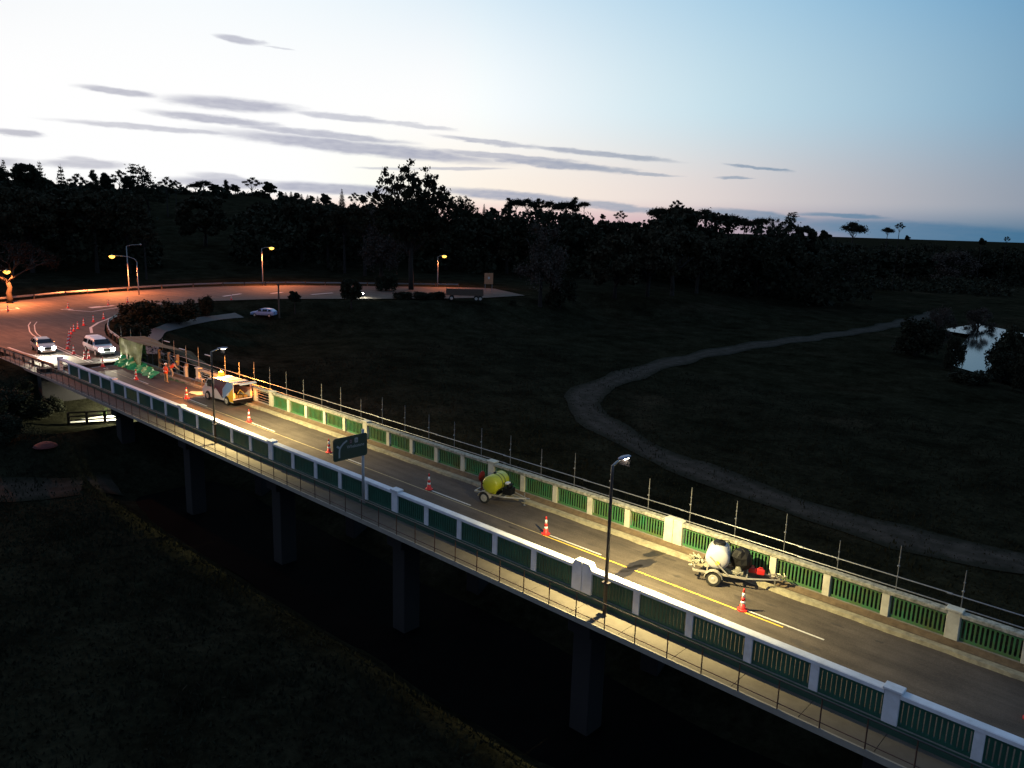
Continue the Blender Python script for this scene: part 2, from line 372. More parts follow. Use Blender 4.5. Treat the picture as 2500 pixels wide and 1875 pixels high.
asph = mat('asphalt', (.108, .088, .070), .85, col2=(.066, .053, .042), nscale=.55, bump=.25, spec=.3)
def asphalt_streaks():
    t = asph.node_tree; b = t.nodes['Principled BSDF']; src = b.inputs['Base Color'].links[0].from_socket
    g = t.nodes.new('ShaderNodeNewGeometry'); mp_ = t.nodes.new('ShaderNodeMapping'); mp_.inputs['Scale'].default_value = (.10, 1.5, 1)
    t.links.new(g.outputs['Position'], mp_.inputs[0]); n = t.nodes.new('ShaderNodeTexNoise'); n.inputs['Scale'].default_value = 1; n.inputs['Detail'].default_value = 7; n.inputs['Roughness'].default_value = .7
    t.links.new(mp_.outputs[0], n.inputs['Vector']); r = t.nodes.new('ShaderNodeMapRange'); r.inputs[1].default_value = .38; r.inputs[2].default_value = .62; r.inputs[3].default_value = .70; r.inputs[4].default_value = 1.1
    t.links.new(n.outputs[0], r.inputs[0])
    n2 = t.nodes.new('ShaderNodeTexNoise'); n2.inputs['Scale'].default_value = 22; n2.inputs['Detail'].default_value = 4; t.links.new(g.outputs['Position'], n2.inputs['Vector'])
    r2 = t.nodes.new('ShaderNodeMapRange'); r2.inputs[1].default_value = .3; r2.inputs[2].default_value = .7; r2.inputs[3].default_value = .75; r2.inputs[4].default_value = 1.2; t.links.new(n2.outputs[0], r2.inputs[0])
    mu = t.nodes.new('ShaderNodeMath'); mu.operation = 'MULTIPLY'; t.links.new(r.outputs[0], mu.inputs[0]); t.links.new(r2.outputs[0], mu.inputs[1])
    v = t.nodes.new('ShaderNodeVectorMath'); v.operation = 'SCALE'; t.links.new(src, v.inputs[0]); t.links.new(mu.outputs[0], v.inputs['Scale']); t.links.new(v.outputs[0], b.inputs['Base Color'])
asphalt_streaks()
# road: bridge carriageway + junction, one sheet
rb = MB(); xs_ = np.linspace(X0-.3, X1, 60)
vs = [T(x, y, -.25) for x in xs_ for y in (.25, 6.62)]
rb.add(vs, [(2*i, 2*i+2, 2*i+3, 2*i+1) for i in range(len(xs_)-1)])
vs = [(x, y, ZR) for x, y in RP]; rb.add(vs, [tuple(range(len(vs)))])
road = rb.build('road', asph); bm = bmesh.new(); bm.from_mesh(road.data); bmesh.ops.triangulate(bm, faces=[f for f in bm.faces if len(f.verts) > 4]); bm.to_mesh(road.data); bm.free()
tag(road, kind='structure')
def ribbon(mb, pts, w, z=None, tf=None, dash=None, mi=0, lift=.004):
    pts = [Vector((q[0], q[1], 0)) for q in pts]; dense = []
    for a, b in zip(pts[:-1], pts[1:]):
        n = max(1, int((b-a).length/1.5)); dense += [a.lerp(b, i/n) for i in range(n)]
    dense.append(pts[-1]); Ls, Rs = [], []
    for i, q in enumerate(dense):
        d = (dense[min(i+1, len(dense)-1)]-dense[max(i-1, 0)]).normalized(); s = Vector((-d.y, d.x, 0))*w/2
        for P, A in ((q+s, Ls), (q-s, Rs)): A.append(tf(P.x, P.y) if tf else (P.x, P.y, z+lift))
    for i in range(len(dense)-1): mb.add([Ls[i], Ls[i+1], Rs[i+1], Rs[i]], [(0, 1, 2, 3)], mi)
def deckz(x, y): return (x, y, zc(max(x, -61.3))-.25+.004 if x > -61.3 else ZR+.004)
mk = MB(); yc0 = 3.98
def cl(x): return 3.9+yc(x)
ribbon(mk, [(x, cl(x)-.02) for x in np.arange(-5.4, 9, 1.8)], .09, tf=deckz, mi=1)
ribbon(mk, [(x, cl(x)-.02) for x in np.arange(-60.5, -5.3, 2.12)], .075, tf=deckz, mi=2)
ribbon(mk, [(-100.5, 8.8), (-97, 7.5), (-91, 5.9), (-88, 5.3), (-80, 4.3), (-70, 3.75), (-60.5, cl(-60.5)-.02)], .13, tf=deckz)
ribbon(mk, [(-100.3, 9.5), (-97, 8.2), (-91, 6.5), (-88, 5.85), (-80, 4.8), (-70, 4.15), (-60.5, cl(-60.5)+.24)], .11, tf=deckz)
for xa in (-55, -44.3, -34.3, -24.1, -14.3, -5.4, 5.3): ribbon(mk, [(xa+.25+i*.8, cl(xa)+.22) for i in range(5)], .10, tf=deckz)
ribbon(mk, [(-104.5, 22.7), (-101.2, 19.9), (-97.9, 17.6), (-95.2, 15.5), (-90.7, 12.9), (-85.6, 11.2)], .32, z=ZR)
ribbon(mk, [(-113.9, 17.2), (-112.2, 17.5), (-108.5, 19.4), (-111, 23), (-113.5, 27), (-115, 33)], .3, z=ZR)
ribbon(mk, [(-113.9, 17.2), (-112.6, 17.9)], 1.2, z=ZR)
ribbon(mk, [(-113.4, 21.0), (-115.3, 25.2)], .75, z=ZR); ribbon(mk, [(-114.2, 21.2), (-114.9, 23.2)], 1.2, z=ZR, lift=.006)
ribbon(mk, [(-61.75, 2.7), (-61.75, 3.45)], .3, z=ZR-.0); ribbon(mk, [(-61.7, 4.0), (-61.6, 6.4)], .3, z=ZR)
ribbon(mk, [(-119.5, 5.5), (-117.3, 9.6), (-117.5, 12.2), (-119.5, 12.4)], .35, z=ZR)
for a, b in (((545, 723.4), (588, 717)), ((661, 716.5), (690, 713.5)), ((760, 719), (812, 715)), ((340, 739), (372, 737))):
    A, B = onz(*a, ZR), onz(*b, ZR); ribbon(mk, [(A.x, A.y), (B.x, B.y)], .7, z=ZR)
ribbon(mk, [(x, y) for x, y in [(onz(u, v, ZR).x, onz(u, v, ZR).y) for u, v in ((20, 848), (60, 862), (100, 873))]], .25, z=ZR)
tag(mk.build('road_markings', [lineW, lineY, mat('worn_line_paint', (.42, .34, .18), .8, col2=(.2, .16, .1), nscale=7)]), kind='structure')
# dark water stain along the expansion joint and patches
st = MB(); stm = mat('wet_asphalt', (.022, .017, .015), .45, var=.3)
def blob(cx, cy, rx, ry, rot, n=22, jag=.18, mb=None):
    vs = []
    for k in range(n):
        a = 2*math.pi*k/n; q = 1+random.uniform(-jag, jag); x, y = rx*q*math.cos(a), ry*q*math.sin(a)
        vs.append(deckz(cx+x*math.cos(rot)-y*math.sin(rot), cy+x*math.sin(rot)+y*math.cos(rot)))
    (mb or st).add([(q[0], q[1], q[2]+.003) for q in vs], [tuple(range(n))])
for (u, v, rx, ry, rot) in ((1563, 1378, .95, .36, 1.35), (1522, 1402, .65, .28, 1.5), (1606, 1351, .95, .26, 1.25), (1540, 1390, .7, .22, 1.4), (1622, 1343, .5, .14, 1.2)):
    P = onz(u, v, -.27); blob(P.x, P.y, rx, ry, rot)
tag(st.build('road_stain', stm), kind='structure')
st = MB(); random.seed(21)
for k in range(46):
    x = random.uniform(-22, 12); y = random.choice((2.2, 3.1, 5.0, 5.9))+random.gauss(0, .22); blob(x, y, random.uniform(.12, .55), random.uniform(.04, .13), random.uniform(-.15, .15), 12, .35)
tag(st.build('road_patches', mat('oil_stained_asphalt', (.060, .048, .038), .8, var=.3)), kind='structure')
tr = MB(); 
def drape(x, y): return (x, y, hz_(x, y)+.07)
trackm = mat('gravel_track', (.066, .055, .045), .95, col2=(.024, .021, .016), nscale=.8, bump=.3)
def wide_ribbon(mb, pts, w, n=6, jag=.25):
    P = [Vector((a, b, 0)) for a, b in pts]; dn_ = []
    for i in range(len(P)-1):
        a, b = P[i], P[i+1]; p0 = P[max(i-1, 0)]; p3 = P[min(i+2, len(P)-1)]; m = max(2, int((b-a).length/2))
        for k in range(m):
            t = k/m; dn_.append(.5*((2*a)+(b-p0)*t+(2*p0-5*a+4*b-p3)*t*t+(3*a-p0-3*b+p3)*t**3))
    dn_.append(P[-1]); rows = []
    for i, q in enumerate(dn_):
        d = (dn_[min(i+1, len(dn_)-1)]-dn_[max(i-1, 0)]).normalized(); s = Vector((-d.y, d.x, 0)); ww = w*(1+.15*math.sin(i*.9)+random.uniform(-jag, jag)*.3)
        rows.append([drape((q+s*ww*(k/n-.5)).x, (q+s*ww*(k/n-.5)).y) for k in range(n+1)])
    vs = [v for r_ in rows for v in r_]; mb.add(vs, [(i*(n+1)+k, i*(n+1)+k+1, (i+1)*(n+1)+k+1, (i+1)*(n+1)+k) for i in range(len(rows)-1) for k in range(n)]); mb.edge = getattr(mb, 'edge', [])+[abs(k/n-.5)*2 for r_ in rows for k in range(n+1)]
def soften(o, mb, m):
    at_ = o.data.attributes.new('edge', 'FLOAT', 'POINT'); at_.data.foreach_set('value', mb.edge); t = m.node_tree; b = t.nodes['Principled BSDF']; b.inputs['Specular IOR Level'].default_value = .05; src = b.inputs['Base Color'].links[0].from_socket
    a = t.nodes.new('ShaderNodeAttribute'); a.attribute_name = 'edge'; g = t.nodes.new('ShaderNodeNewGeometry'); n = t.nodes.new('ShaderNodeTexNoise'); n.inputs['Scale'].default_value = 1.1; n.inputs['Detail'].default_value = 7; n.inputs['Roughness'].default_value = .75; t.links.new(g.outputs['Position'], n.inputs['Vector'])
    ad = t.nodes.new('ShaderNodeMath'); ad.operation = 'MULTIPLY_ADD'; t.links.new(n.outputs[0], ad.inputs[0]); ad.inputs[1].default_value = 1.5; ad.inputs[2].default_value = -.75
    a2 = t.nodes.new('ShaderNodeMath'); a2.operation = 'ADD'; t.links.new(ad.outputs[0], a2.inputs[0]); t.links.new(a.outputs['Fac'], a2.inputs[1])
    r = t.nodes.new('ShaderNodeValToRGB'); cr = r.color_ramp; cr.elements[0].position = 0; cr.elements[0].color = (.45, .45, .45, 1); cr.elements[1].position = 1; cr.elements[1].color = (1, 1, 1, 1)
    for p_, v_ in ((.2, .2), (.36, .05), (.55, .40), (.85, .95)): e_ = cr.elements.new(p_); e_.color = (v_, v_, v_, 1)
    t.links.new(a2.outputs[0], r.inputs[0]); mx = t.nodes.new('ShaderNodeMix'); mx.data_type = 'RGBA'; t.links.new(r.outputs[0], mx.inputs[0]); t.links.new(src, mx.inputs[6]); mx.inputs[7].default_value = (.014, .0145, .009, 1); t.links.new(mx.outputs[2], b.inputs['Base Color'])
TRACK = [(q.x, q.y) for q in [gnd(u, v) for u, v in ((2285, 764), (2150, 800), (1960, 828), (1800, 852), (1640, 884), (1510, 925), (1440, 955), (1425, 985), (1460, 1030), (1550, 1083), (1680, 1140), (1800, 1186), (2000, 1255), (2200, 1312), (2500, 1378), (2750, 1420))]]
wide_ribbon(tr, TRACK, 4.4); o = tr.build('track', trackm, smooth=True); soften(o, tr, trackm); tag(o, kind='structure')
fp = MB(); FPATH = [(-71.5, 13.2), (-78, 15.5), (-86, 18.5), (-93, 22), (-98.5, 27.5), (-102, 34.5), (-104.0, 41), (-103.5, 48)]
P_ = [gnd(u, v) for u, v in ((382, 866), (365, 848), (372, 822), (392, 806), (430, 794), (480, 783), (530, 776), (585, 770))]
wide_ribbon(fp, [(q.x, q.y) for q in P_], 1.8, jag=0); tag(fp.build('footpath', mat('footpath_concrete', (.12, .10, .09), .85, bump=.1), smooth=True), kind='structure')
lp = MB(); P_ = [gnd(u, v) for u, v in ((-60, 1200), (60, 1200), (170, 1192), (290, 1190))]; wide_ribbon(lp, [(q.x, q.y) for q in P_], 3.0); ltm = mat('earth_track', (.06, .045, .035), .95, col2=(.03, .025, .018)); o = lp.build('farm_track', ltm, smooth=True); soften(o, lp, ltm); tag(o, kind='structure')
# water
wm = bpy.data.materials.new('dark_water'); wm.use_nodes = True; t_ = wm.node_tree; b_ = t_.nodes['Principled BSDF']
b_.inputs['Base Color'].default_value = (.006, .008, .008, 1); b_.inputs['Roughness'].default_value = .07; b_.inputs['IOR'].default_value = 1.33
n_ = t_.nodes.new('ShaderNodeTexNoise'); n_.inputs['Scale'].default_value = 1.4; n_.inputs['Detail'].default_value = 4; bp_ = t_.nodes.new('ShaderNodeBump'); bp_.inputs['Strength'].default_value = .03; bp_.inputs['Distance'].default_value = .1
g_ = t_.nodes.new('ShaderNodeNewGeometry'); t_.links.new(g_.outputs['Position'], n_.inputs['Vector']); t_.links.new(n_.outputs[0], bp_.inputs['Height']); t_.links.new(bp_.outputs[0], b_.inputs['Normal'])
shade_mudm = mat('shade_dark_mud', (.004, .0038, .0035), .95, col2=(.002, .002, .002), nscale=.6, bump=.4, spec=.02)  # ditch floor; near-black base colour paints in the shade under the bridge
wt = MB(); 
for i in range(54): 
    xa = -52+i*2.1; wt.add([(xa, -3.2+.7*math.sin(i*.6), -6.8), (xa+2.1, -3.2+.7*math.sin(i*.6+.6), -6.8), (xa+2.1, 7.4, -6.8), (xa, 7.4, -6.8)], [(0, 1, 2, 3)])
tag(wt.build('shade_dark_bed', shade_mudm), kind='structure')
wt = MB(); ZP = -6.25; pc_ = POND.mean(0); wt.add([(x+(x-pc_[0])/math.hypot(x-pc_[0], y-pc_[1])*11, y+(y-pc_[1])/math.hypot(x-pc_[0], y-pc_[1])*4, ZP) for x, y in POND], [tuple(range(len(POND)))]); o = wt.build('river_water', wm); tag(o, kind='structure')

# ---------------------------------------------------------------- bridge
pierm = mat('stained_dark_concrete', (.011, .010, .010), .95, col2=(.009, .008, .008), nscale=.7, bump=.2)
bridge = thing('road_bridge', 'long straight road bridge on wall piers carrying the coned-off carriageway', 'bridge', (0, 0, 0))
def strip(mb, x0, x1, y0, y1, z0, z1, step=4., tf=T, mi=0):
    n = max(1, int(abs(x1-x0)/step)); xs = np.linspace(x0, x1, n+1); vs = []
    for x in xs: vs += [tf(x, y0, z0), tf(x, y1, z0), tf(x, y1, z1), tf(x, y0, z1)]
    fs = []
    for i in range(n):
        for k in range(4): k2 = (k+1) % 4; fs.append((4*i+k, 4*i+k2, 4*i+4+k2, 4*i+4+k))
    fs += [(3, 2, 1, 0), (4*n, 4*n+1, 4*n+2, 4*n+3)]; mb.add(vs, fs, mi); return mb
m = MB(); strip(m, X0-.2, X1, .02, W+.28, -.62, -.262); m.build('deck', conc, bridge)
for y in (.5, 2.6, 4.7, 6.8):
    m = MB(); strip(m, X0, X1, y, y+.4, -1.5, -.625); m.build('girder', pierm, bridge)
m = MB(); strip(m, X0, X1, -.03, .018, -.62, -.006); m.build('edge_beam', fascia, bridge)
m = MB(); strip(m, X0, X1, .0, .30, -.24, -.002); m.build('kerb', conc, bridge)
m = MB(); n_x = np.linspace(X0, X1, 130)
def kerbprof(x):
    j = .035*math.sin(x*1.7)+.02*math.sin(x*5.1); return [(6.56+j, -.25), (6.60+j, -.10), (6.90, -.085), (7.06, -.12), (7.18, -.05), (7.30, .045)]
for (i0, i1, mt, nm) in ((0, 2, kerbm, 'kerb'), (2, 5, dirty, 'gutter_ledge')):
    m = MB(); vs = []
    for x in n_x: vs += [T(x, y, z) for y, z in kerbprof(x)[i0:i1+1]]
    k = i1-i0+1; m.add(vs, [(i*k+j, i*k+j+1, (i+1)*k+j+1, (i+1)*k+j) for i in range(len(n_x)-1) for j in range(k-1)]); m.build(nm, mt, bridge)
m = MB(); strip(m, X0, X1, W+.002, W+.26, -.62, .044); m.build('edge_beam', conc, bridge)
for s in (5, 10, 15, 20, 25, 30):
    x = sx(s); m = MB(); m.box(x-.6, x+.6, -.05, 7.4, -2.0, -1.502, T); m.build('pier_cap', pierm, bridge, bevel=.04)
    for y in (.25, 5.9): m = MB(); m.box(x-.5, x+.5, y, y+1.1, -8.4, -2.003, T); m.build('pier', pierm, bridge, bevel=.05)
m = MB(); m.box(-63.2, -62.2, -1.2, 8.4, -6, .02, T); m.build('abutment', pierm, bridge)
m = MB(); m.box(-.02, .02, .3, 7.0, -.2495, -.2445, T); m.build('expansion_joint', dsteel, bridge)

# panel with upright rounded slots
def panel_mesh(w, z0, z1, th, n, yb, fr=.5):
    mb = MB(); zs0, zs1 = z0+.10, z1-.13; cw = w/n; sw = cw*fr; r = sw/2; SEG = 4
    for side in (0, 1):
        y = yb+th*side
        for i in range(n):
            xa = -w/2+i*cw; xc = xa+cw/2; xl, xr = xc-r, xc+r
            arcT = [(xc-r*math.cos(math.pi*k/SEG), zs1-r+r*math.sin(math.pi*k/SEG)) for k in range(SEG+1)]
            arcB = [(xc-r*math.cos(math.pi*k/SEG), zs0+r-r*math.sin(math.pi*k/SEG)) for k in range(SEG+1)]
            f1 = [(xa, z0), (xl, z0), (xl, z1), (xa, z1)]; 
            P = [(xa, z0), (xa, z1), (xl, z1), arcT[0], arcB[0], (xl, z0)]; mb.add([(a, y, b) for a, b in P], [tuple(range(6))])
            P = [(xa+cw, z0), (xa+cw, z1), (xr, z1), arcT[-1], arcB[-1], (xr, z0)]; mb.add([(a, y, b) for a, b in P], [tuple(range(6))])
            P = [(xl, z1)]+arcT+[(xr, z1)]; mb.add([(a, y, b) for a, b in P], [tuple(range(len(P)))])
            P = [(xl, z0)]+arcB+[(xr, z0)]; mb.add([(a, y, b) for a, b in P], [tuple(range(len(P)))])
            if side == 0:
                ring = arcT+arcB[::-1]; nn = len(ring)
                mb.add([(a, yb, b) for a, b in ring]+[(a, yb+th, b) for a, b in ring], [(k, (k+1) % nn, (k+1) % nn+nn, k+nn) for k in range(nn)])
    return mb
def frame_at(xm):
    h = math.atan2(yc(xm+.5)-yc(xm-.5), 1); sl = math.atan2(zc(xm+.5)-zc(xm-.5), 1)
    return Matrix.Translation((xm, yc(xm), zc(xm))) @ Matrix.Rotation(h, 4, 'Z') @ Matrix.Rotation(-sl, 4, 'Y')
OPEN = .99
def hw(s): return .52 if s == 25 else (.24 if s % 5 == 0 else .15)
greenn = mat('dark_green_paint', (.013, .098, .062), .55, var=.45, nscale=1.2)
def parapet(far):
    nm = 'inner' if far else 'outer'
    t = thing('parapet', 'weathered cream parapet with green slotted panels along the far side of the bridge' if far else 'freshly painted white concrete parapet with dark green slotted panels beside the walkway', 'parapet', (0, 0, 0))
    y0 = W if far else 0.; zb = .047 if far else 0.
    pm = cream if far else white; rm = lichen if far else white; gm = greenf if far else greenn
    first = 10 if far else 1
    pmesh = panel_mesh(2.16, zb+.01, OPEN+zb, .032 if far else .085, 13, y0+(.10 if far else .06), .56 if far else .30).build('panel', gm, t); pm_used = False
    for s in range(0, 35):
        xa, xb = sx(s), sx(s+1); xm = (xa+xb)/2
        if s >= first:
            o = pmesh if not pm_used else pmesh.copy()
            if pm_used: COL.objects.link(o)
            pm_used = True; w = (xb-hw(s+1))-(xa+hw(s)); o.matrix_world = frame_at(xm+(hw(s)-hw(s+1))/2) @ Matrix.Diagonal((w/2.16, 1, 1, 1))
        elif not (far and s < 5):
            for z in ((.28, .66) if not far else (.2, .42, .64, .84)):
                m = MB(); m.tube([T(xa, y0+.12, zb+z), T(xb, y0+.12, zb+z)], .028, 8); m.build('pipe_rail', steel if far else dsteel, t)
    for s in range(0, 35):
        if s % 5 == 0 or (far and s < 5 and s != 4): continue
        x = sx(s); m = MB(); m.box(x-.15, x+.15, y0, y0+.25, zb-.002, OPEN+zb, T); m.build('post', pm, t, bevel=.012)
    for s in (0, 5, 10, 15, 20, 30, 35):
        if far and s == 0: continue
        x = sx(s); m = MB(); m.box(x-.24, x+.24, y0-.03, y0+.29, zb-.003, OPEN+zb+.16, T); m.box(x-.30, x+.30, y0-.09, y0+.36, OPEN+zb+.16, OPEN+zb+.25, T); m.build('pilaster', pm if not far else cream, t, bevel=.02)
    # double pilaster with stepped cap at the expansion joint
    for sg in (-1, 1):
        m = MB(); prof = [(.012, zb-.003), (.52, zb-.003), (.52, OPEN+zb+.17), (.47, OPEN+zb+.18), (.45, OPEN+zb+.25), (.40, OPEN+zb+.30), (.38, OPEN+zb+.36), (.012, OPEN+zb+.36)] if not far else [(.012, zb-.003), (.5, zb-.003), (.5, OPEN+zb+.19), (.42, OPEN+zb+.25), (.012, OPEN+zb+.25)]
        P = [(sg*a, y0-.04, b) for a, b in prof]+[(sg*a, y0+.32, b) for a, b in prof]; P = [T(*q) for q in P]; n = len(prof)
        m.add(P, [tuple(range(n)), tuple(range(n, 2*n))[::-1]]+[(i, (i+1) % n, (i+1) % n+n, i+n) for i in range(n)]); m.build('pilaster', pm, t, bevel=.015)
    # coping rail, one length per span
    ends = [s for s in (0, 5, 10, 15, 20, 25, 30, 35)] if not far else [5, 10, 15, 20, 25, 30, 35]
    for a, b in zip(ends[:-1], ends[1:]):
        xa, xb = sx(a)+(.24 if a != 25 else .52), sx(b)-(.24 if b != 25 else .52)
        m = MB(); n = 24; xs = np.linspace(xa, xb, n+1); vs = []
        for x in xs:
            j = (random.uniform(-.006, .006) if far else 0)
            vs += [T(x, y0-.05+j, OPEN+zb), T(x, y0-.05+j, OPEN+zb+.125+j), T(x, y0-.02, OPEN+zb+.15+j), T(x, y0+.30, OPEN+zb+.15+j), T(x, y0+.33, OPEN+zb+.125), T(x, y0+.33, OPEN+zb)]
        fs = [(6*i+k, 6*i+(k+1) % 6, 6*i+6+(k+1) % 6, 6*i+6+k) for i in range(n) for k in range(6)]+[tuple(range(6)), tuple(range(6*n, 6*n+6))[::-1]]
        m.add(vs, fs); m.build('coping', rm, t)
    return t
parapet(False); parapet(True)

# clip-on walkway on the near side
wk = thing('walkway', 'narrow pale concrete footway slung along the near side of the bridge', 'walkway')
k = 0; x = -74.
def TW(x, y, z): return T(max(x, -1e9), y, z) if x > -61 else (x, y+yc(-61)+(x+61)*.01-.0, z+zc(-61)+.0)
while x < X1:
    m = MB(); m.box(x+.01, x+2.39, -1.32, -.035, -.42, -.34, TW); m.build('deck_slab', walkm, wk); x += 2.4
m = MB(); strip(m, -74, X1, -1.40, -1.325, -.56, -.33, tf=TW); m.build('edge_angle', mat('walkway_edge', (.30, .27, .22), .8), wk)
for s in range(1, 35, 2):
    x = sx(s); m = MB(); m.box(x-.06, x+.06, -1.3, -.04, -.56, -.43, TW); m.build('bracket', dsteel, wk)
hr = thing('handrail', 'thin rusty pipe handrail along the outer edge of the footway', 'handrail')
xp = 2.21-1.42*54
while xp < X1:
    m = MB(); m.tube([TW(xp, -1.37, -.45), TW(xp, -1.37, .72)], .024, 6); m.build('post', rust, hr); xp += 1.42
for z, r_ in ((.73, .027), (-.12, .018)):
    m = MB(); m.tube([TW(x, -1.37, z) for x in np.linspace(-74.2, X1, 60)], r_, 6); m.build('top_rail' if z > .5 else 'lower_rail', dsteel if z > .5 else rust, hr)

# scaffold tubes beyond the far parapet
sc = thing('scaffold_guardrail', 'row of tall galvanised scaffold standards with two long tube rails beyond the cream parapet', 'scaffold')
YS = 8.1
i = 0; x = -66.92
while x < 24:
    top = 2.65+random.uniform(-.12, .25)-(.35 if i % 7 == 3 else 0); m = MB(); m.tube([T(x, YS, -1.4), T(x, YS, top)], .020, 8)
    m.tube([T(x, YS, top-.42), T(x, YS, top-.37)], .038, 8); m.tube([T(x, YS, top-.02), T(x, YS, top+.12)], .016, 6)
    m.lathe([(.045, -.03), (.05, 0), (.045, .03)], 8, T(x, YS-.03, 1.55)); m.lathe([(.05, -.03), (.055, 0), (.05, .03)], 8, T(x, YS-.03, top-.75))
    m.build('standard', steel, sc); x += 2.405; i += 1
for z, y in ((1.55, YS-.05), (1.08, YS-.05)):
    xs = list(np.arange(-66, 26, 6.)); 
    for a in xs:
        m = MB(); m.tube([T(a, y, z), T(a+6.03, y+.02, z+.01)], .027, 8); m.tube([T(a+5.9, y, z), T(a+6.1, y, z)], .045, 8); m.build('tube_rail', steel, sc)
m = MB(); strip(m, -66, 24, 7.62, 8.02, -.62, -.56); m.build('scaffold_plank', wood, sc)

# ---------------------------------------------------------------- street lamps on the bridge (LED) and at the junction (sodium)
LEDC = (1.0, .81, .37); SODC = (1.0, .26, .075)
ledm = mat('led_glow', (.3, .3, .3), emit=(1, .93, .75), estr=60, var=0)
sodm = mat('sodium_glow', (.2, .06, .01), emit=(1, .46, .07), estr=4.5, var=0)
polem = mat('painted_pole', (.06, .05, .05), .5)
def bridge_lamp(x, y, label, power):
    t = thing('street_lamp', label, 'street lamp', T(x, y, .05), 0, 'slim street lamps on the bridge')
    m = MB(); m.tube([(0, 0, -.7), (0, 0, 5.6), (0, .0, 5.95)], [.085, .06, .055], 12); m.build('pole', polem, t, smooth=True)
    m = MB(); m.box(-.16, .16, -.1, .12, .92, 1.0); m.build('bracket', polem, t)
    m = MB(); m.tube([(0, -.02, 5.92), (0, .25, 6.02), (0, .5, 6.08)], .045, 8); m.build('arm', steel, t, smooth=True)
    hd = MB(); hd.lathe([(.02, -.36), (.10, -.30), (.15, -.1), (.16, .12), (.11, .33), (.03, .40)], 12, (0, .78, 6.12), 'y')
    hd.v = [(a, b, 6.12+(c-6.12)*.38) for a, b, c in hd.v]; h = hd.build('lamp_head', mat('lamp_grey_blue', (.25, .26, .36), .4), t, smooth=True)
    m = MB(); m.box(-.08, .08, .72, 1.0, 6.045, 6.06); m.build('led_panel', ledm, h)
    m = MB(); m.box(-.26, .26, .81, .82, 5.765, 6.06); m.build('added_spill_shield', polem, h)  # added plate that cuts off lamp spill towards the grass behind
    light('lamp_light', 'SPOT', (0, .90, 6.0), power, LEDC, t, aim=(0, .30, -1), size=150, blend=1.0, rad=.04)
    return t
LAMP1, LAMP2 = 15000, 15000
bridge_lamp(1.46, -.32, 'slim dark street lamp on the bridge right beside the stepped white pilaster', LAMP1)
bridge_lamp(-31.0, -.32, 'slim dark street lamp on the bridge in front of the parked van', LAMP2)

def junction_lamp(base, headpx, label, power, lit=True, curved=False, hcol=None):
    base = Vector(base); hp = atdepth(headpx[0], headpx[1], base); d = hp-base; d.z = 0; hgt = hp.z-base.z
    t = thing('street_lamp', label, 'street lamp', base, 0, 'tall street lamps round the junction')
    pz = hgt-.25 if not curved else hgt-.9; L_ = Vector((d.x, d.y, 0))
    m = MB(); m.tube([(0, 0, -.3), (0, 0, 1.2), (0, 0, pz)], [.13, .11, .07], 10); m.build('pole', steel, t, smooth=True)
    m = MB(); e = L_*.93
    if curved: m.tube([(0, 0, pz), (L_.x*.1, L_.y*.1, pz+.5), (L_.x*.35, L_.y*.35, pz+.85), (e.x, e.y, hgt+.05)], .05, 8)
    else: m.tube([(0, 0, pz), (e.x*.4, e.y*.4, hgt-.02), (e.x, e.y, hgt+.05)], .05, 8)
    m.build('arm', steel, t, smooth=True)
    m = MB(); m.lathe([(.03, -.34), (.14, -.22), (.17, .05), (.12, .32), (.03, .38)], 10, (L_.x, L_.y, hgt+.07), 'x'); h = m.build('lamp_head', steel, t, smooth=True)
    if lit:
        m = MB(); m.lathe([(.04, -.42), (.38, -.30), (.55, .0), (.4, .10), (.05, .12)], 12, (L_.x, L_.y, hgt-.12)); m.build('lamp_bowl', sodm, h, smooth=True)  # bowl wider than life, its glowing shape stands in for the lamp's halo
        light('lamp_light', 'SPOT', (L_.x, L_.y, hgt-.62), power, SODC, t, aim=(0, 0, -1), size=164, blend=.35, rad=.2)
    return t
JP = 24000
junction_lamp((-131.5, 35.9, ZR), (273, 624), 'lit street lamp on a curved pole at the junction, second lit lamp from the left', JP*1.3, curved=True)
junction_lamp((-140.6, 37.8, ZR-.1), (343, 598), 'unlit straight street lamp standing close to the curved one', 0, lit=False)
junction_lamp((-140.4, 66.5, ZR-.1), (663, 604), 'brightest lit street lamp with a short arm behind the long guard rail', JP*.8)
junction_lamp((-118.2, 98.6, ZR-.1), (1085, 624), 'small lit street lamp by the road under the tallest gum tree', JP*.25)
P = onz(-26, 744, ZR); junction_lamp((P.x, P.y, ZR), (16, 661), 'lit street lamp at the far left, glowing through the bare tree', JP*.9)
junction_lamp((-88, -6.5, ZR-.3), (-220, 470), 'street lamp just outside the left edge that lights the waiting cars', JP*1.3)

# utility pole
P = gnd(682, 776); t = thing('utility_pole', 'dark timber pole standing on the grass by the small round tree', 'pole', P)
ht = 5.6; m = MB(); m.tube([(0, 0, -.5), (0, 0, ht)], [.16, .12], 10); m.build('post', wood, t); m = MB(); m.box(-.22, .22, -.12, .12, ht, ht+.28); m.build('cap', black, t)

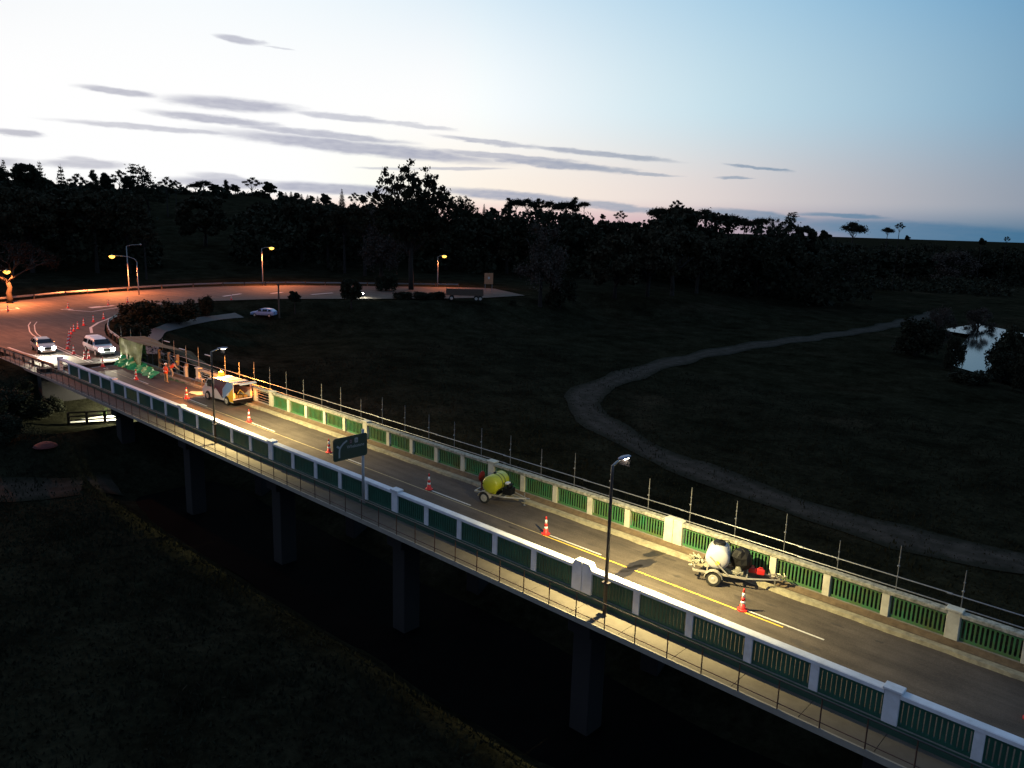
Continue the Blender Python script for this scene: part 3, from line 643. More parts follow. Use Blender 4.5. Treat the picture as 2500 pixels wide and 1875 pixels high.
# direction sign on its post
t = thing('direction_sign', 'dark green road sign with a forked arrow and the word Whakatane on a pale post', 'sign', T(-14.62, -.34, 0))
m = MB(); m.tube([(0, 0, .05), (0, 0, 4.1)], .075, 12); m.build('post', mat('sign_post_grey', (.42, .42, .42), .5), t, smooth=True)
m = MB(); m.box(-.2, .2, -.06, .06, .0, .09); m.box(-.3, -.2, -.05, .05, .0, .12); m.build('base_clamp', steel, t)
TL = onx(812, 1073, -14.55); TR = onx(895, 1055, -14.55); BL = onx(813, 1128, -14.55); BR = onx(897, 1110, -14.55)
base = Vector(T(-14.62, -.34, 0)); yl, yr = TL.y-base.y, TR.y-base.y; zt = (TL.z+TR.z)/2-base.z; zb_ = (BL.z+BR.z)/2-base.z
def rrect(y0, y1, z0, z1, r, n=5):
    P = []
    for cx, cz, a0 in ((y1-r, z1-r, 0), (y0+r, z1-r, 90), (y0+r, z0+r, 180), (y1-r, z0+r, 270)):
        for k in range(n+1): a = math.radians(a0+90*k/n); P.append((cx+r*math.cos(a), cz+r*math.sin(a)))
    return P
def slab(mb, poly, x0, x1):
    n = len(poly); mb.add([(x0, a, b) for a, b in poly]+[(x1, a, b) for a, b in poly], [tuple(range(n)), tuple(range(n, 2*n))[::-1]]+[(i, (i+1) % n, (i+1) % n+n, i+n) for i in range(n)]); return mb
sg_g = mat('sign_green', (.012, .04, .028), .5, var=.05); sg_w = mat('sign_white', (.30, .32, .33), .6, var=.05); sg_e = mat('sign_red', (.10, .02, .03), .6, var=.05)
board = slab(MB(), rrect(yl, yr, zb_, zt, .14), .085, .115).build('board', sg_g, t)
wd, hh = yr-yl, zt-zb_
def stroke(pts, w):
    mb = MB(); P = [Vector((0, a, b)) for a, b in pts]; Ls, Rs = [], []
    for i, q in enumerate(P):
        d = (P[min(i+1, len(P)-1)]-P[max(i-1, 0)]).normalized(); s = Vector((0, -d.z, d.y))*w/2; Ls.append(q+s); Rs.append(q-s)
    for i in range(len(P)-1): mb.add([(.119, v.y, v.z) for v in (Ls[i], Ls[i+1], Rs[i+1], Rs[i])], [(0, 1, 2, 3)])
    return mb
def sp(a, b): return (yl+wd*a, zb_+hh*b)
arrow = stroke([sp(.17, .13), sp(.17, .35), sp(.18, .5), sp(.22, .62), sp(.29, .73), sp(.40, .83)], wd*.045)
a2 = stroke([sp(.10, .66), sp(.19, .56)], wd*.05); arrow.add(a2.v, [tuple(f) for f in a2.f]); arrow.build('arrow', sg_w, board)
slab(MB(), rrect(*sorted((sp(.47, 0)[0], sp(.55, 0)[0])), zb_+hh*.66, zb_+hh*.86, .05), .1155, .119).build('route_shield', sg_e, board)
slab(MB(), rrect(*sorted((sp(.62, 0)[0], sp(.72, 0)[0])), zb_+hh*.66, zb_+hh*.88, .05), .1155, .119).build('route_shield', sg_w, board)
def text(s, name, loc, size, m, parent, sx_=1, rot=(math.pi/2, 0, math.pi/2), off=0):
    cu = bpy.data.curves.new(name, 'FONT'); cu.body = s; cu.size = size; cu.extrude = .002; cu.materials.append(m); cu.align_x = 'LEFT'; cu.offset = off
    o = bpy.data.objects.new(name, cu); COL.objects.link(o); dg = bpy.context.evaluated_depsgraph_get(); me_ = bpy.data.meshes.new_from_object(o.evaluated_get(dg)); bpy.data.objects.remove(o)
    o = bpy.data.objects.new(name, me_); COL.objects.link(o); o.parent = parent; o.location = loc; o.rotation_euler = rot; o.scale = (sx_, 1, 1); return o
text('Whakatane', 'lettering', (.121, yl+wd*.39, zb_+hh*.47), hh*.20, sg_w, board, wd*.56/(hh*.20*5.0))
text('2', 'route_number', (.121, yl+wd*.485, zb_+hh*.70), hh*.17, sg_w, board, 1)
text('30', 'route_number', (.121, yl+wd*.635, zb_+hh*.70), hh*.15, sg_g, board, .8)

# ---------------------------------------------------------------- cones
ct = thing('traffic_cone', 'x', 'traffic cone', (0, 0, 0), 0, 'red traffic cones along the lane closure')
m = MB(); m.lathe([(.155, .05), (.13, .09), (.105, .30)], 18); m.lathe([(.088, .42), (.070, .58)], 18); m.lathe([(.052, .78), (.034, .93), (.03, .94)], 18)
m.v = [(a, b, c) for a, b, c in m.v]; m.build('body', red, ct, smooth=True)
m = MB(); m.lathe([(.106, .299), (.087, .422)], 18); m.build('reflective_band', reflw, ct, smooth=True)
m = MB(); m.lathe([(.071, .579), (.051, .781)], 18); m.build('reflective_band', reflw, ct, smooth=True)
m = MB(); oc = [(.23*math.cos(a), .23*math.sin(a)) for a in [math.radians(22.5+45*k) for k in range(8)]]; oc = [(max(-.21, min(.21, a*1.1)), max(-.21, min(.21, b*1.1))) for a, b in oc]; m.prism(oc, 0, .05); m.lathe([(.19, .05), (.155, .075)], 18); m.build('base', red, ct, bevel=.006)
ZC = lambda x: (zc(x)-.25 if x > -61.3 else ZR)+.004
CONES = [(5.38, 4.0, 'cone with two white bands beside the trailer drawbar, largest in the row'), (-5.41, 4.08, 'cone at the start of the yellow line left of the street lamp'),
 (-14.34, 4.11, 'cone on the dark stretch of road left of the yellow tank trailer'), (-24.1, 3.93, 'cone half hidden behind the green direction sign'), (-34.4, 3.93, 'cone just behind the open back of the van'),
 (-44.28, 3.8, 'cone on the centre line ahead of the van by the pale board'), (-54.0, 3.7, 'pale lit cone in front of the crumpled green sheet'), (-61.7, 3.68, 'cone with a long shadow where the two stop lines meet'),
 (-66.94, 4.25, 'right-hand one of the pair of cones by the white ute front wheel'), (-66.91, 3.85, 'left-hand one of the pair of cones by the white ute front wheel'), (-70.87, 4.16, 'pale topped cone alone between the oncoming car and the ute'),
 (-74.59, 4.8, 'nearest cone of the tight curved row left of the ute'), (-77.4, 5.8, 'second cone of the tight curved row left of the ute'), (-80.2, 6.8, 'third cone of the tight curved row left of the ute'), (-82.94, 7.78, 'fourth cone of the tight curved row left of the ute'), (-85.77, 8.93, 'fifth cone of the tight curved row left of the ute'),
 (-88.16, 10.03, 'sixth cone of the tight curved row behind the ute'), (-90.2, 11.2, 'cone at the far end of the tight curved row'), (-93.08, 12.9, 'dark cone standing alone inside the white edge line'), (-96.22, 15.24, 'cone on the bend of the white edge line'), (-98.73, 17.5, 'dark cone against the end of the white edge line'),
 (-119.1, 28.9, 'far cone peeping out left of the big roadside bush'), (-116.2, 24.7, 'bright cone beside the painted arrow'), (-115.1, 18.3, 'dim cone at the tip of the painted island'), (-115.7, 10.25, 'cone at the far left edge of the junction'), (-114.6, 45.3, 'small distant cone on the road right of the big bush'), (15.62, 4.04, 'cone cut off by the right edge at the bottom')]
for i, (x, y, lb) in enumerate(CONES):
    o = ct if i == 0 else copy_tree(ct); o.location = (x, y, ZC(x)); o['label'] = lb
    o.rotation_euler = (0, 0, random.uniform(0, 1.5))

# ---------------------------------------------------------------- guard rails
def guard_rail(pts, label, post=2.0, z=ZR, h=.72, col=steel, side=.12, block=False):
    t = thing('guard_rail', label, 'guard rail'); P = [Vector((a, b, z)) for a, b in pts]
    seg = []; 
    for a, b in zip(P[:-1], P[1:]):
        n = max(1, int((b-a).length/post)); seg += [a.lerp(b, i/n) for i in range(n)]
    seg.append(P[-1]); m = MB(); prof = [(-.02, -.16), (.05, -.10), (-.02, 0), (.05, .10), (-.02, .16)]; vs = []
    for i, q in enumerate(seg):
        d = (seg[min(i+1, len(seg)-1)]-seg[max(i-1, 0)]).normalized(); s = Vector((-d.y, d.x, 0))
        vs += [q+s*a+Vector((0, 0, h-.16+b)) for a, b in prof]+[q+s*(a-.02)+Vector((0, 0, h-.16+b)) for a, b in prof[::-1]]
    k = 10; m.add(vs, [(i*k+j, i*k+(j+1) % k, (i+1)*k+(j+1) % k, (i+1)*k+j) for i in range(len(seg)-1) for j in range(k)]); m.build('rail', col, t)
    for q in seg[::1]:
        m = MB(); w = .09; m.box(q.x-w, q.x+w, q.y-w, q.y+w, q.z-.4, q.z+h-.05); m.build('post', wood if not block else col, t)
    return t
INR = [(-61.6, 7.9), (-66, 8.6), (-70.5, 9.6), (-77, 11.0), (-82.3, 12.1), (-86.9, 13.6), (-92.6, 15.9), (-96, 17.8), (-98.9, 19.6), (-102.2, 22.6), (-105, 27), (-108, 33)]
guard_rail(INR, 'curved steel guard rail round the inside of the bend behind the white ute', 2.2)
guard_rail([(-61.6, -.75), (-69.3, -1.0), (-76.8, -1.4), (-90, -3.2), (-104, -6.5)], 'dark guard rail along the left approach beside the oncoming car', 2.2, h=.78, col=rust)
guard_rail([(-132.6, 4), (-129.2, 12.6), (-132.3, 18.7), (-135.8, 24.8), (-140.1, 37.3), (-141.6, 44.6), (-142.5, 51.6), (-142.1, 58), (-138.2, 70.9), (-131.5, 82), (-122.3, 94.5), (-116, 103.2)], 'long pale guard rail sweeping along the far side of the road', 4., h=.8)
# timber fence where the footway leaves the bridge
t = thing('timber_fence', 'low dark timber fence at the end of the footway, cut by the left edge', 'fence')
P0 = Vector((-74.5, -2.3, 0)); dd = Vector((-1, -.03, 0))
for k in range(5):
    q = P0+dd*k*2.0+Vector((0, -.25*k, 0)); m = MB(); m.box(q.x-.07, q.x+.07, q.y-.07, q.y+.07, -.6, 1.25); m.build('post', wood, t)
for z in (.55, 1.2):
    a = P0; b = P0+dd*9+Vector((0, -1.1, 0)); m = MB(); m.tube([(a.x, a.y, z), (b.x, b.y, z)], .07, 4); m.build('rail', wood, t)

# ---------------------------------------------------------------- vehicles
def loft_body(mb, st, mi=0):
    # st: (x, zbot, zbelt, ztop, hw_bot, hw_belt, hw_top)
    rings = []
    for (x, zb, zl, zt, wb, wl, wt) in st:
        half = [(0, zb), (wb*.9, zb), (wb, zb+(zl-zb)*.12), (wl, zb+(zl-zb)*.55), (wl*.985, zl), (wt+(wl-wt)*.15, zl+(zt-zl)*.75), (wt*.88, zt-.01), (0, zt)]
        full = half+[(-a, b) for a, b in half[-2:0:-1]]; rings.append([(x, a, b) for a, b in full])
    n = len(rings[0]); vs = [q for r in rings for q in r]
    fs = [(i*n+k, i*n+(k+1) % n, (i+1)*n+(k+1) % n, (i+1)*n+k) for i in range(len(rings)-1) for k in range(n)]
    fs += [tuple(range(n))[::-1], tuple(range((len(rings)-1)*n, len(rings)*n))]; return mb.add(vs, fs, mi)
def wheel(parent, x, y, r, w=.2, name='wheel'):
    m = MB(); s = 1 if y > 0 else -1
    m.lathe([(r*.62, -w/2), (r*.93, -w/2), (r, -w*.3), (r, w*.3), (r*.93, w/2), (r*.62, w/2)], 24, (0, 0, 0), 'y'); o = m.build(name, rubber, parent, loc=(x, y, r))
    m = MB(); m.lathe([(.02, s*w*.58), (r*.2, s*w*.60), (r*.25, s*w*.515), (r*.5, s*w*.52), (r*.56, s*w*.56), (r*.62, s*w*.505)], 20, (0, 0, 0), 'y'); m.build('rim', mat('rim_metal', (.5, .48, .42), .4, .3), o)
    return o
headm = mat('headlamp_glow', (1, .97, .9), emit=(1, .95, .82), estr=150, var=0)
def window(parent, pts, name='window', m_=None):
    m = MB(); m.add(pts, [tuple(range(len(pts)))]); return m.build(name, m_ or glass, parent)
def quadoff(P, d):  # offset points outwards
    return [tuple(Vector(p)+Vector(d)) for p in P]
def car(name, label, loc, rz, paint, st, wins, wheels, wr, lights=True, power=1500, tail=False, cat='car', hl=None):
    t = thing(name, label, cat, loc, rz); m = MB(); loft_body(m, st); b = m.build('body', paint, t, smooth=False, bevel=.03)
    for nm, P in wins:
        window(t, P, nm)
        if P[0][1] != 0 and nm == 'side_window': window(t, [(a, -b_, c) for a, b_, c in P], nm)
    for x, y in wheels: wheel(t, x, y, wr); wheel(t, x, -y, wr)
    for s in (1, -1):
        (hx, hy, hz) = hl; m = MB(); m.lathe([(.03, -.06), (.18, -.02), (.21, .03), (.12, .12)], 12, (hx, s*hy, hz), 'x'); m.v = [(a, b_, hz+(c-hz)*.7) for a, b_, c in m.v]
        m.build('headlight', headm if lights else mat('headlight_off', (.5, .5, .5), .2), t)
        if lights: light('headlight_beam', 'SPOT', (hx+.35, s*hy, hz), power, (1, .90, .66), t, aim=(1, -.02*s, -.085), size=68, blend=.8, rad=.06)
        m = MB(); m.box(st[0][0]-.02, st[0][0]+.04, s*hy-.1, s*hy+.1, hz, hz+.25); m.build('tail_light', mat('tail_off', (.3, .01, .01), .3), t)
        m = MB(); m.lathe([(.03, -.07), (.09, 0), (.03, .07)], 8, (.75, s*(hy+.38), 1.02), 'y'); m.build('mirror', paint, t)
    m = MB(); m.box(hl[0]-.06, hl[0]+.06, -hl[1]+.2, hl[1]-.2, hl[2]-.12, hl[2]+.06); m.build('grille', black, t)
    m = MB(); m.box(hl[0]-.05, hl[0]+.14, -hl[1]-.1, hl[1]+.1, hl[2]-.45, hl[2]-.2); m.build('bumper', paint, t, bevel=.04)
    return t
silver = mat('silver_paint', (.42, .44, .45), .3, .4, var=.03); wpaint = mat('white_car_paint', (.80, .80, .79), .3, var=.03); bluep = mat('pale_blue_paint', (.30, .42, .66), .25, var=.03)
ute_st = [(-2.60, .55, .95, 1.0, .74, .84, .78), (-2.5, .42, 1.0, 1.62, .78, .88, .62), (-2.2, .40, 1.02, 1.78, .80, .90, .66), (-.9, .40, 1.02, 1.80, .80, .90, .67), (-.75, .40, 1.02, 1.74, .80, .90, .66), (.05, .40, 1.02, 1.76, .80, .90, .66), (.55, .40, 1.03, 1.62, .80, .90, .63), (1.10, .40, 1.06, 1.12, .80, .90, .80), (1.2, .40, 1.02, 1.08, .80, .89, .80), (2.2, .42, .92, .97, .78, .85, .74), (2.45, .48, .82, .86, .70, .78, .66)]
def sidew(x0, x1, z0, z1, y0, y1, sk=.08): return [(x0, y0, z0), (x1, y0, z0), (x1-sk, y1, z1), (x0+sk*.6, y1, z1)]
ute_w = [('windscreen', [(.62, -.66, 1.60), (1.10, -.76, 1.13), (1.10, .76, 1.13), (.62, .66, 1.60)]), ('side_window', sidew(.1, .95, 1.10, 1.55, .915, .79, .30)), ('side_window', sidew(-.70, .02, 1.10, 1.57, .915, .785, .05)), ('side_window', sidew(-2.2, -1.0, 1.14, 1.52, .912, .80, .12))]
def fixw(ws, lift=.025): return [(n, [(a+(lift if n == 'windscreen' else 0), b+(math.copysign(.01, b) if n != 'windscreen' and b else 0), c+(lift if n == 'windscreen' else 0)) for a, b, c in P]) for n, P in ws]
Pu = onz(240, 868, ZR); car('pickup_truck', 'white double-cab pickup with a canopy and bright headlights waiting behind the cones', (Pu.x-1.1, Pu.y+.55, ZR), math.radians(-3), wpaint, ute_st, fixw(ute_w), [(1.55, .80), (-1.6, .80)], .37, True, 3200, hl=(2.47, .60, .78), cat='pickup')
car_st = [(-2.1, .45, .80, .88, .68, .78, .70), (-2.0, .32, .9, 1.05, .76, .86, .66), (-1.5, .28, .92, 1.38, .78, .88, .58), (-.8, .28, .92, 1.48, .78, .88, .60), (0, .28, .92, 1.47, .78, .88, .60), (.45, .28, .93, 1.36, .78, .88, .59), (1.05, .28, .92, 1.0, .78, .88, .76), (1.8, .30, .80, .86, .76, .84, .70), (2.1, .38, .68, .72, .66, .74, .62)]
car_w = [('windscreen', [(.50, -.62, 1.36), (1.03, -.73, 1.0), (1.03, .73, 1.0), (.50, .62, 1.36)]), ('side_window', sidew(-.0, .85, .97, 1.34, .895, .72, .32)), ('side_window', sidew(-.95, -.06, .97, 1.36, .895, .72, .05)), ('side_window', sidew(-1.6, -1.02, .98, 1.3, .88, .72, .12))]
Pc = onz(106, 866, ZR); car('oncoming_car', 'silver car with blinding headlights turning onto the bridge from the left', (Pc.x-2.3, Pc.y+.75, ZR), math.radians(-6), silver, car_st, fixw(car_w), [(1.35, .76), (-1.3, .76)], .31, True, 5200, hl=(2.10, .58, .62))
Pb = gnd(645, 773); b_ = car('parked_car', 'pale blue hatchback parked alone on the dark grass slope', (Pb.x, Pb.y, hz_(Pb.x, Pb.y)+.02), math.radians(215), bluep, car_st, fixw(car_w), [(1.35, .76), (-1.3, .76)], .31, False, hl=(2.10, .58, .62))
Pd = onz(866, 722, ZR); d_ = car('distant_car', 'distant vehicle with bright white lights half hidden by the leafy tree', (Pd.x, Pd.y, ZR), math.atan2(CAM.y-Pd.y, CAM.x-Pd.x)+.5, silver, car_st, fixw(car_w), [(1.35, .76), (-1.3, .76)], .31, True, 800, hl=(2.10, .58, .62))
# flat deck truck trailer by the trees
Pt = onz(1135, 733, ZR); t = thing('goods_trailer', 'long dark flat-sided trailer parked on the verge under the trees', 'trailer', (Pt.x, Pt.y, ZR), math.radians(45))
m = MB(); m.box(-3.6, 3.6, -1.2, 1.2, 1.0, 1.2); m.build('deck', dsteel, t)
for s in (-1, 1): m = MB(); m.box(-3.6, 3.6, s*1.22-.03, s*1.22+.03, 1.1, 2.1); m.build('side_board', wood, t)
m = MB(); m.box(-3.66, -3.6, -1.2, 1.2, 1.1, 2.3); m.build('headboard', wood, t)
for x in (-2.6, 2.2, 3.0):
    for y in (-.95, .95): wheel(t, x, y, .45, .25)
P = gnd(1193, 716); t = thing('road_sign', 'tall orange-lit rectangular sign on two posts beyond the road', 'sign', P, math.radians(-40))
hh_ = 4.3; m = MB(); m.box(-.04, .04, -1.0, .9, 2.0, 4.4); bd = m.build('board', mat('sign_orange', (.55, .25, .12), .6), t)
m = MB(); m.box(.042, .05, -.25, .2, 3.1, 3.6); m.build('emblem', lineW, bd)
for y in (-.8, .7): m = MB(); m.tube([(0, y, -.3), (0, y, 2.05)], .06, 8); m.build('post', steel, t)

# work van
VX, VY = -41.5, 5.95; rzv = math.radians(183)
van = thing('work_van', 'white work van with purple, blue and yellow side panels, raised tailgate and orange beacon', 'van', (VX, VY, ZC(VX)), rzv)
vw = mat('van_white', (.62, .58, .58), .4, var=.04); vp = mat('van_purple', (.05, .014, .04), .35, var=.05); vb = mat('van_blue', (.13, .26, .50), .35, var=.05); vy = mat('van_yellow', (.75, .42, .03), .35, var=.05)
side = [(-2.32, .32), (-2.36, .95), (-2.24, 1.82), (-2.0, 1.93), (1.0, 1.95), (1.45, 1.86), (2.05, 1.15), (2.36, .95), (2.42, .42), (2.3, .30)]
m = MB()
for s in (1, -1):
    # side wall with tumblehome
    yy = lambda z: s*(.84-.08*max(0, (z-1.0))/1.0)
    n = len(side); P = [(a, yy(b), b) for a, b in side]; Q = [(a, yy(b)-s*.05, b) for a, b in side]; m.add(P+Q, [tuple(range(n)), tuple(range(n, 2*n))[::-1]]+[(i, (i+1) % n, (i+1) % n+n, i+n) for i in range(n)])
def crossp(a, b, off=0): return [(a[0], -.84+.08*max(0, a[1]-1), a[1]), (b[0], -.84+.08*max(0, b[1]-1), b[1]), (b[0], .84-.08*max(0, b[1]-1), b[1]), (a[0], .84-.08*max(0, a[1]-1), a[1])]
for i in (2, 3, 4, 5, 6, 7, 8, 9):
    a, b = side[i], side[(i+1) % 10]; 
    if i == 5: continue
    m.add(crossp(a, b), [(0, 1, 2, 3)])
m.add(crossp(side[5], side[6]), [(0, 1, 2, 3)])
m.box(-2.34, -2.28, -.82, .82, .35, .62); m.box(-2.34, -2.26, -.8, .8, 1.80, 1.86)
vbody = m.build('body', vw, van)
def livery(pts, mt, s, nm='livery_panel'):
    m = MB(); n = len(pts); off = .006; P = [(a, s*(.84-.08*max(0, b-1)+off), b) for a, b in pts]; m.add(P, [tuple(range(n))]); m.build(nm, mt, vbody)
for s in (1, -1):
    livery([(.55, 1.92), (-1.4, 1.91), (-.72, 1.25), (-.72, .45), (.30, 1.2), (.55, 1.0)], vp, s)
    livery([(-1.42, 1.91), (-2.05, 1.90), (-2.22, 1.78), (-2.22, 1.56), (-1.28, .66), (-.76, .50), (-.74, 1.25)], vb, s)
    livery([(-2.23, 1.52), (-2.33, .95), (-2.30, .36), (-1.75, .36), (-1.25, .66)], vy, s)
    livery([(1.52, 1.72), (.92, 1.76), (.92, 1.16), (1.92, 1.16)], glass, s, 'side_window')
m = MB(); a, b = side[5], side[6]; m.add([(q[0]+.03, q[1]*.93, q[2]+.03) for q in crossp(a, b)], [(0, 1, 2, 3)]); m.build('windscreen', glass, van)
for x in (1.55, -1.35):
    for y in (.80, -.80):
        wheel(van, x, y, .34, .2); m = MB(); m.lathe([(.36, -.03), (.40, 0), (.36, .03)], 18, (x, y*1.045, .36), 'y'); m.build('wheel_arch', black, van)
# tailgate raised
m = MB(); g = [(-2.22, 1.88), (-3.05, 2.02), (-3.22, 1.95), (-3.24, 1.88), (-3.02, 1.94), (-2.22, 1.82)]; n = len(g)
m.add([(a, -.76, b) for a, b in g]+[(a, .76, b) for a, b in g], [tuple(range(n)), tuple(range(n, 2*n))[::-1]]+[(i, (i+1) % n, (i+1) % n+n, i+n) for i in range(n)]); tg = m.build('tailgate', vw, van, bevel=.02)
m = MB(); m.box(-2.9, -2.4, -.55, .55, 1.965, 1.985); m.v = [(a, b, c+(-2.22-a)*.12-.04+.03) for a, b, c in m.v]; m.build('rear_window', glass, tg)
for y in (-.66, .66): m = MB(); m.tube([(-2.3, y, 1.2), (-2.85, y, 1.93)], .015, 6); m.build('gas_strut', dsteel, van)
m = MB(); m.box(-2.48, -2.3, -.86, .86, .30, .55); m.build('rear_bumper', black, van, bevel=.03)
m = MB(); m.box(-2.30, .9, -.77, .77, .58, .62); m.build('cargo_floor', black, van)
for s in (1, -1): m = MB(); m.add([(a, s*(.785-.08*max(0, b-1)), b) for a, b in ((-2.26, .62), (.84, .62), (.84, 1.85), (-1.95, 1.88), (-2.2, 1.78))], [(0, 1, 2, 3, 4)]); m.build('inner_lining', black, van)
m = MB(); m.box(.85, .9, -.76, .76, .6, 1.8); m.build('bulkhead', black, van)
tailm = mat('tail_glow', (.2, .03, .01), emit=(1, .28, .04), estr=5, var=0); 
for y in (-.76, .76):
    m = MB(); m.box(-2.41, -2.33, y-.06, y+.06, .72, 1.12); m.build('tail_light', tailm, van, bevel=.02); light('tail_light_glow', 'POINT', (-2.75, y, .95), 30, (1, .25, .05), van, rad=.08)
for y in (-.35, .1, .5): m = MB(); m.box(-2.2, -1.9, y-.16, y+.16, .63, .85+y*.1); m.build('tool_box', mat('tool_yellow', (.25, .17, .05), .5), van)
m = MB(); m.tube([(-2.1, -.3, .9), (-1.95, 0, 1.25), (-2.0, .25, .95)], .03, 6); m.build('hose_reel', mat('hose_yellow', (.65, .5, .1), .5), van)
for k, x in enumerate((-1.6, -.4, .7)): m = MB(); m.box(x-.025, x+.025, -.72, .72, 1.99, 2.03); m.build('roof_bar', dsteel, van)
m = MB(); m.lathe([(.26, 0), (.28, .08), (.22, .34), (.06, .44)], 12, (.95, -.1, 1.96)); m.build('beacon', mat('beacon_glow', (.2, .05, .01), emit=(1, .30, .015), estr=2.6, var=0), van)  # lens larger than life, its glowing shape stands in for the beacon's flare
light('beacon_light', 'POINT', (.95, -.1, 2.75), 4200, (1, .33, .05), van, rad=.12)
for y in (.86, -.86): m = MB(); m.box(1.62, 1.72, y-.1*(1 if y < 0 else -1)*-1-.08, y+.1, 1.12, 1.36); m.build('mirror', vw, van)
m = MB(); m.lathe([(.03, -.02), (.1, .02)], 10, (2.42, .6, .72), 'x'); m.lathe([(.03, -.02), (.1, .02)], 10, (2.42, -.6, .72), 'x'); m.build('headlight', headm, van)

# ---------------------------------------------------------------- trailers with tanks
def tank_mb(L_, r, c):
    prof = [(r*.12, -L_/2)]+[(r*math.sin(a), -L_/2+r*.35*(1-math.cos(a))) for a in [math.radians(q) for q in (30, 50, 70, 90)]]
    prof += [(q, -h) for q, h in prof[::-1]]
    return MB().lathe(prof, 28, c, 'y')
def trailer_frame(t, Lf, wid, draw, wr, mt, z=.48):
    for y in (-wid/2, wid/2): m = MB(); m.box(-Lf*.5, Lf*.5, y-.03, y+.03, z, z+.09); m.build('side_rail', mt, t)
    for x in (-Lf*.5, -Lf*.1, Lf*.3, Lf*.5): m = MB(); m.box(x-.03, x+.03, -wid/2+.031, wid/2-.031, z+.005, z+.08); m.build('cross_member', mt, t)
    for y in (-1, 1):
        m = MB(); m.tube([(Lf*.5, y*wid/2, z+.04), (Lf*.5+draw, y*.06, z+.02)], .04, 4); m.build('drawbar', mt, t)
        wheel(t, -.1*Lf, y*(wid/2+.16), wr, .17)
        m = MB(); P = [(-.1*Lf+(wr+.07)*math.cos(a), z-.15+(wr+.07)*math.sin(a)) for a in [math.radians(q) for q in (10, 35, 65, 90, 115, 145, 170)]]
        vs = [(a, y*(wid/2+.04), b) for a, b in P]+[(a, y*(wid/2+.29), b) for a, b in P]; n = len(P); m.add(vs, [(i, i+1, i+1+n, i+n) for i in range(n-1)]); o = m.build('mudguard', mt, t)
        sd = o.modifiers.new('solid', 'SOLIDIFY'); sd.thickness = .02
    m = MB(); m.tube([(Lf*.5+draw*.85, .12, z+.25), (Lf*.5+draw*.85, .12, .05)], .03, 8); m.lathe([(.05, -.02), (.08, 0), (.05, .02)], 10, (Lf*.5+draw*.85, .12, .06)); m.build('jockey_stand', steel, t)
    m = MB(); m.tube([(Lf*.5+draw, 0, z+.02), (Lf*.5+draw+.22, 0, z+.04)], .05, 8); m.build('coupling', steel, t)
galv = mat('trailer_galvanised', (.46, .43, .37), .5, .4, var=.3)
P1 = (-10.55, 5.65); t1 = thing('tank_trailer', 'small trailer carrying a lime yellow round tank by the cream parapet', 'trailer', (P1[0], P1[1], ZC(P1[0])), math.radians(13))
trailer_frame(t1, 1.9, 1.15, 1.1, .33, galv); ty = mat('tank_yellow', (.42, .44, .02), .35, var=.04)
tank_mb(1.6, .50, (.1, 0, 1.10)).build('tank', ty, t1, smooth=True)
for y in (-.12, .18): m = MB(); m.lathe([(.505, -.035), (.508, .035)], 28, (.1, y, 1.10), 'y'); m.build('strap', mat('strap_olive', (.13, .13, .03), .7), t1)
m = MB(); m.box(-.05, .3, -.5, -.3, .55, .8); m.box(-.05, .3, .3, .5, .55, .8); m.build('tank_cradle', ty, t1)
m = MB(); m.box(.72, 1.2, -.3, .25, .58, .95); m.lathe([(.05, -.2), (.13, -.14), (.13, .14), (.05, .2)], 12, (1.0, -.02, 1.05), 'y'); m.tube([(.8, .1, .95), (.85, .2, 1.15), (1.1, .2, 1.1)], .03, 6); m.build('pump', black, t1, bevel=.02)
m = MB(); m.box(.78, 1.0, -.2, .1, 1.14, 1.25); m.build('fuel_tank', vw, t1, bevel=.03)
m = MB(); m.tube([(.75, -.2, .95), (.55, -.5, .85), (.3, -.62, .7), (-.2, -.6, .62), (-.6, -.3, .62), (-.8, -.05, 1.1)], .022, 6); m.build('hose', black, t1, smooth=True)
m = MB(); m.lathe([(.09, 0), (.10, .03), (.06, .07), (.02, .08)], 12, (.0, .02, 1.59)); m.build('filler_cap', black, t1)
m = MB(); m.lathe([(.002, -.001), (.03, .001)], 8, (-.28, -.795, 1.15), 'y'); m.build('outlet', black, t1)
m = MB(); m.tube([(-.8, -.1, .5), (-.8, -.1, 1.0)], .025, 6); m.lathe([(.1, -.05), (.30, -.03), (.30, .03), (.1, .05)], 16, (-.82, -.05, 1.28), 'x'); m.build('hose_drum', mat('dark_red_paint', (.22, .008, .012), .5), t1)
P2 = (3.35, 5.88); t2 = thing('tank_trailer', 'trailer with a round white tank, black lid and long drawbar near the largest cone', 'trailer', (P2[0], P2[1], ZC(P2[0])), math.radians(22))
trailer_frame(t2, 2.3, 1.15, 1.4, .34, galv); tw = mat('tank_white', (.42, .42, .44), .35, var=.05)
tank_mb(1.35, .52, (-.15, .05, 1.18)).build('tank', tw, t2, smooth=True)
m = MB(); m.lathe([(.27, 0), (.29, .05), (.24, .13), (.05, .15)], 20, (-.15, .12, 1.66)); m.build('lid', black, t2)
m = MB(); m.box(-.56, -.50, -.66, -.62, .55, .9); m.tube([(.42, -.63, .52), (-.45, -.66, 1.32)], .035, 4); m.build('stay_bar', galv, t2)
m = MB(); m.lathe([(.01, -.001), (.10, .001)], 12, (-.12, -.655, 1.05), 'y'); m.build('sticker', mat('sticker_yellow', (.8, .65, .05), .5), t2)
m = MB(); m.tube([(.5, .2, 1.5), (.2, .35, 1.78), (-.15, .12, 1.84), (-.5, -.3, 1.5), (-.8, -.3, .9)], .02, 6); m.build('hose', black, t2, smooth=True)
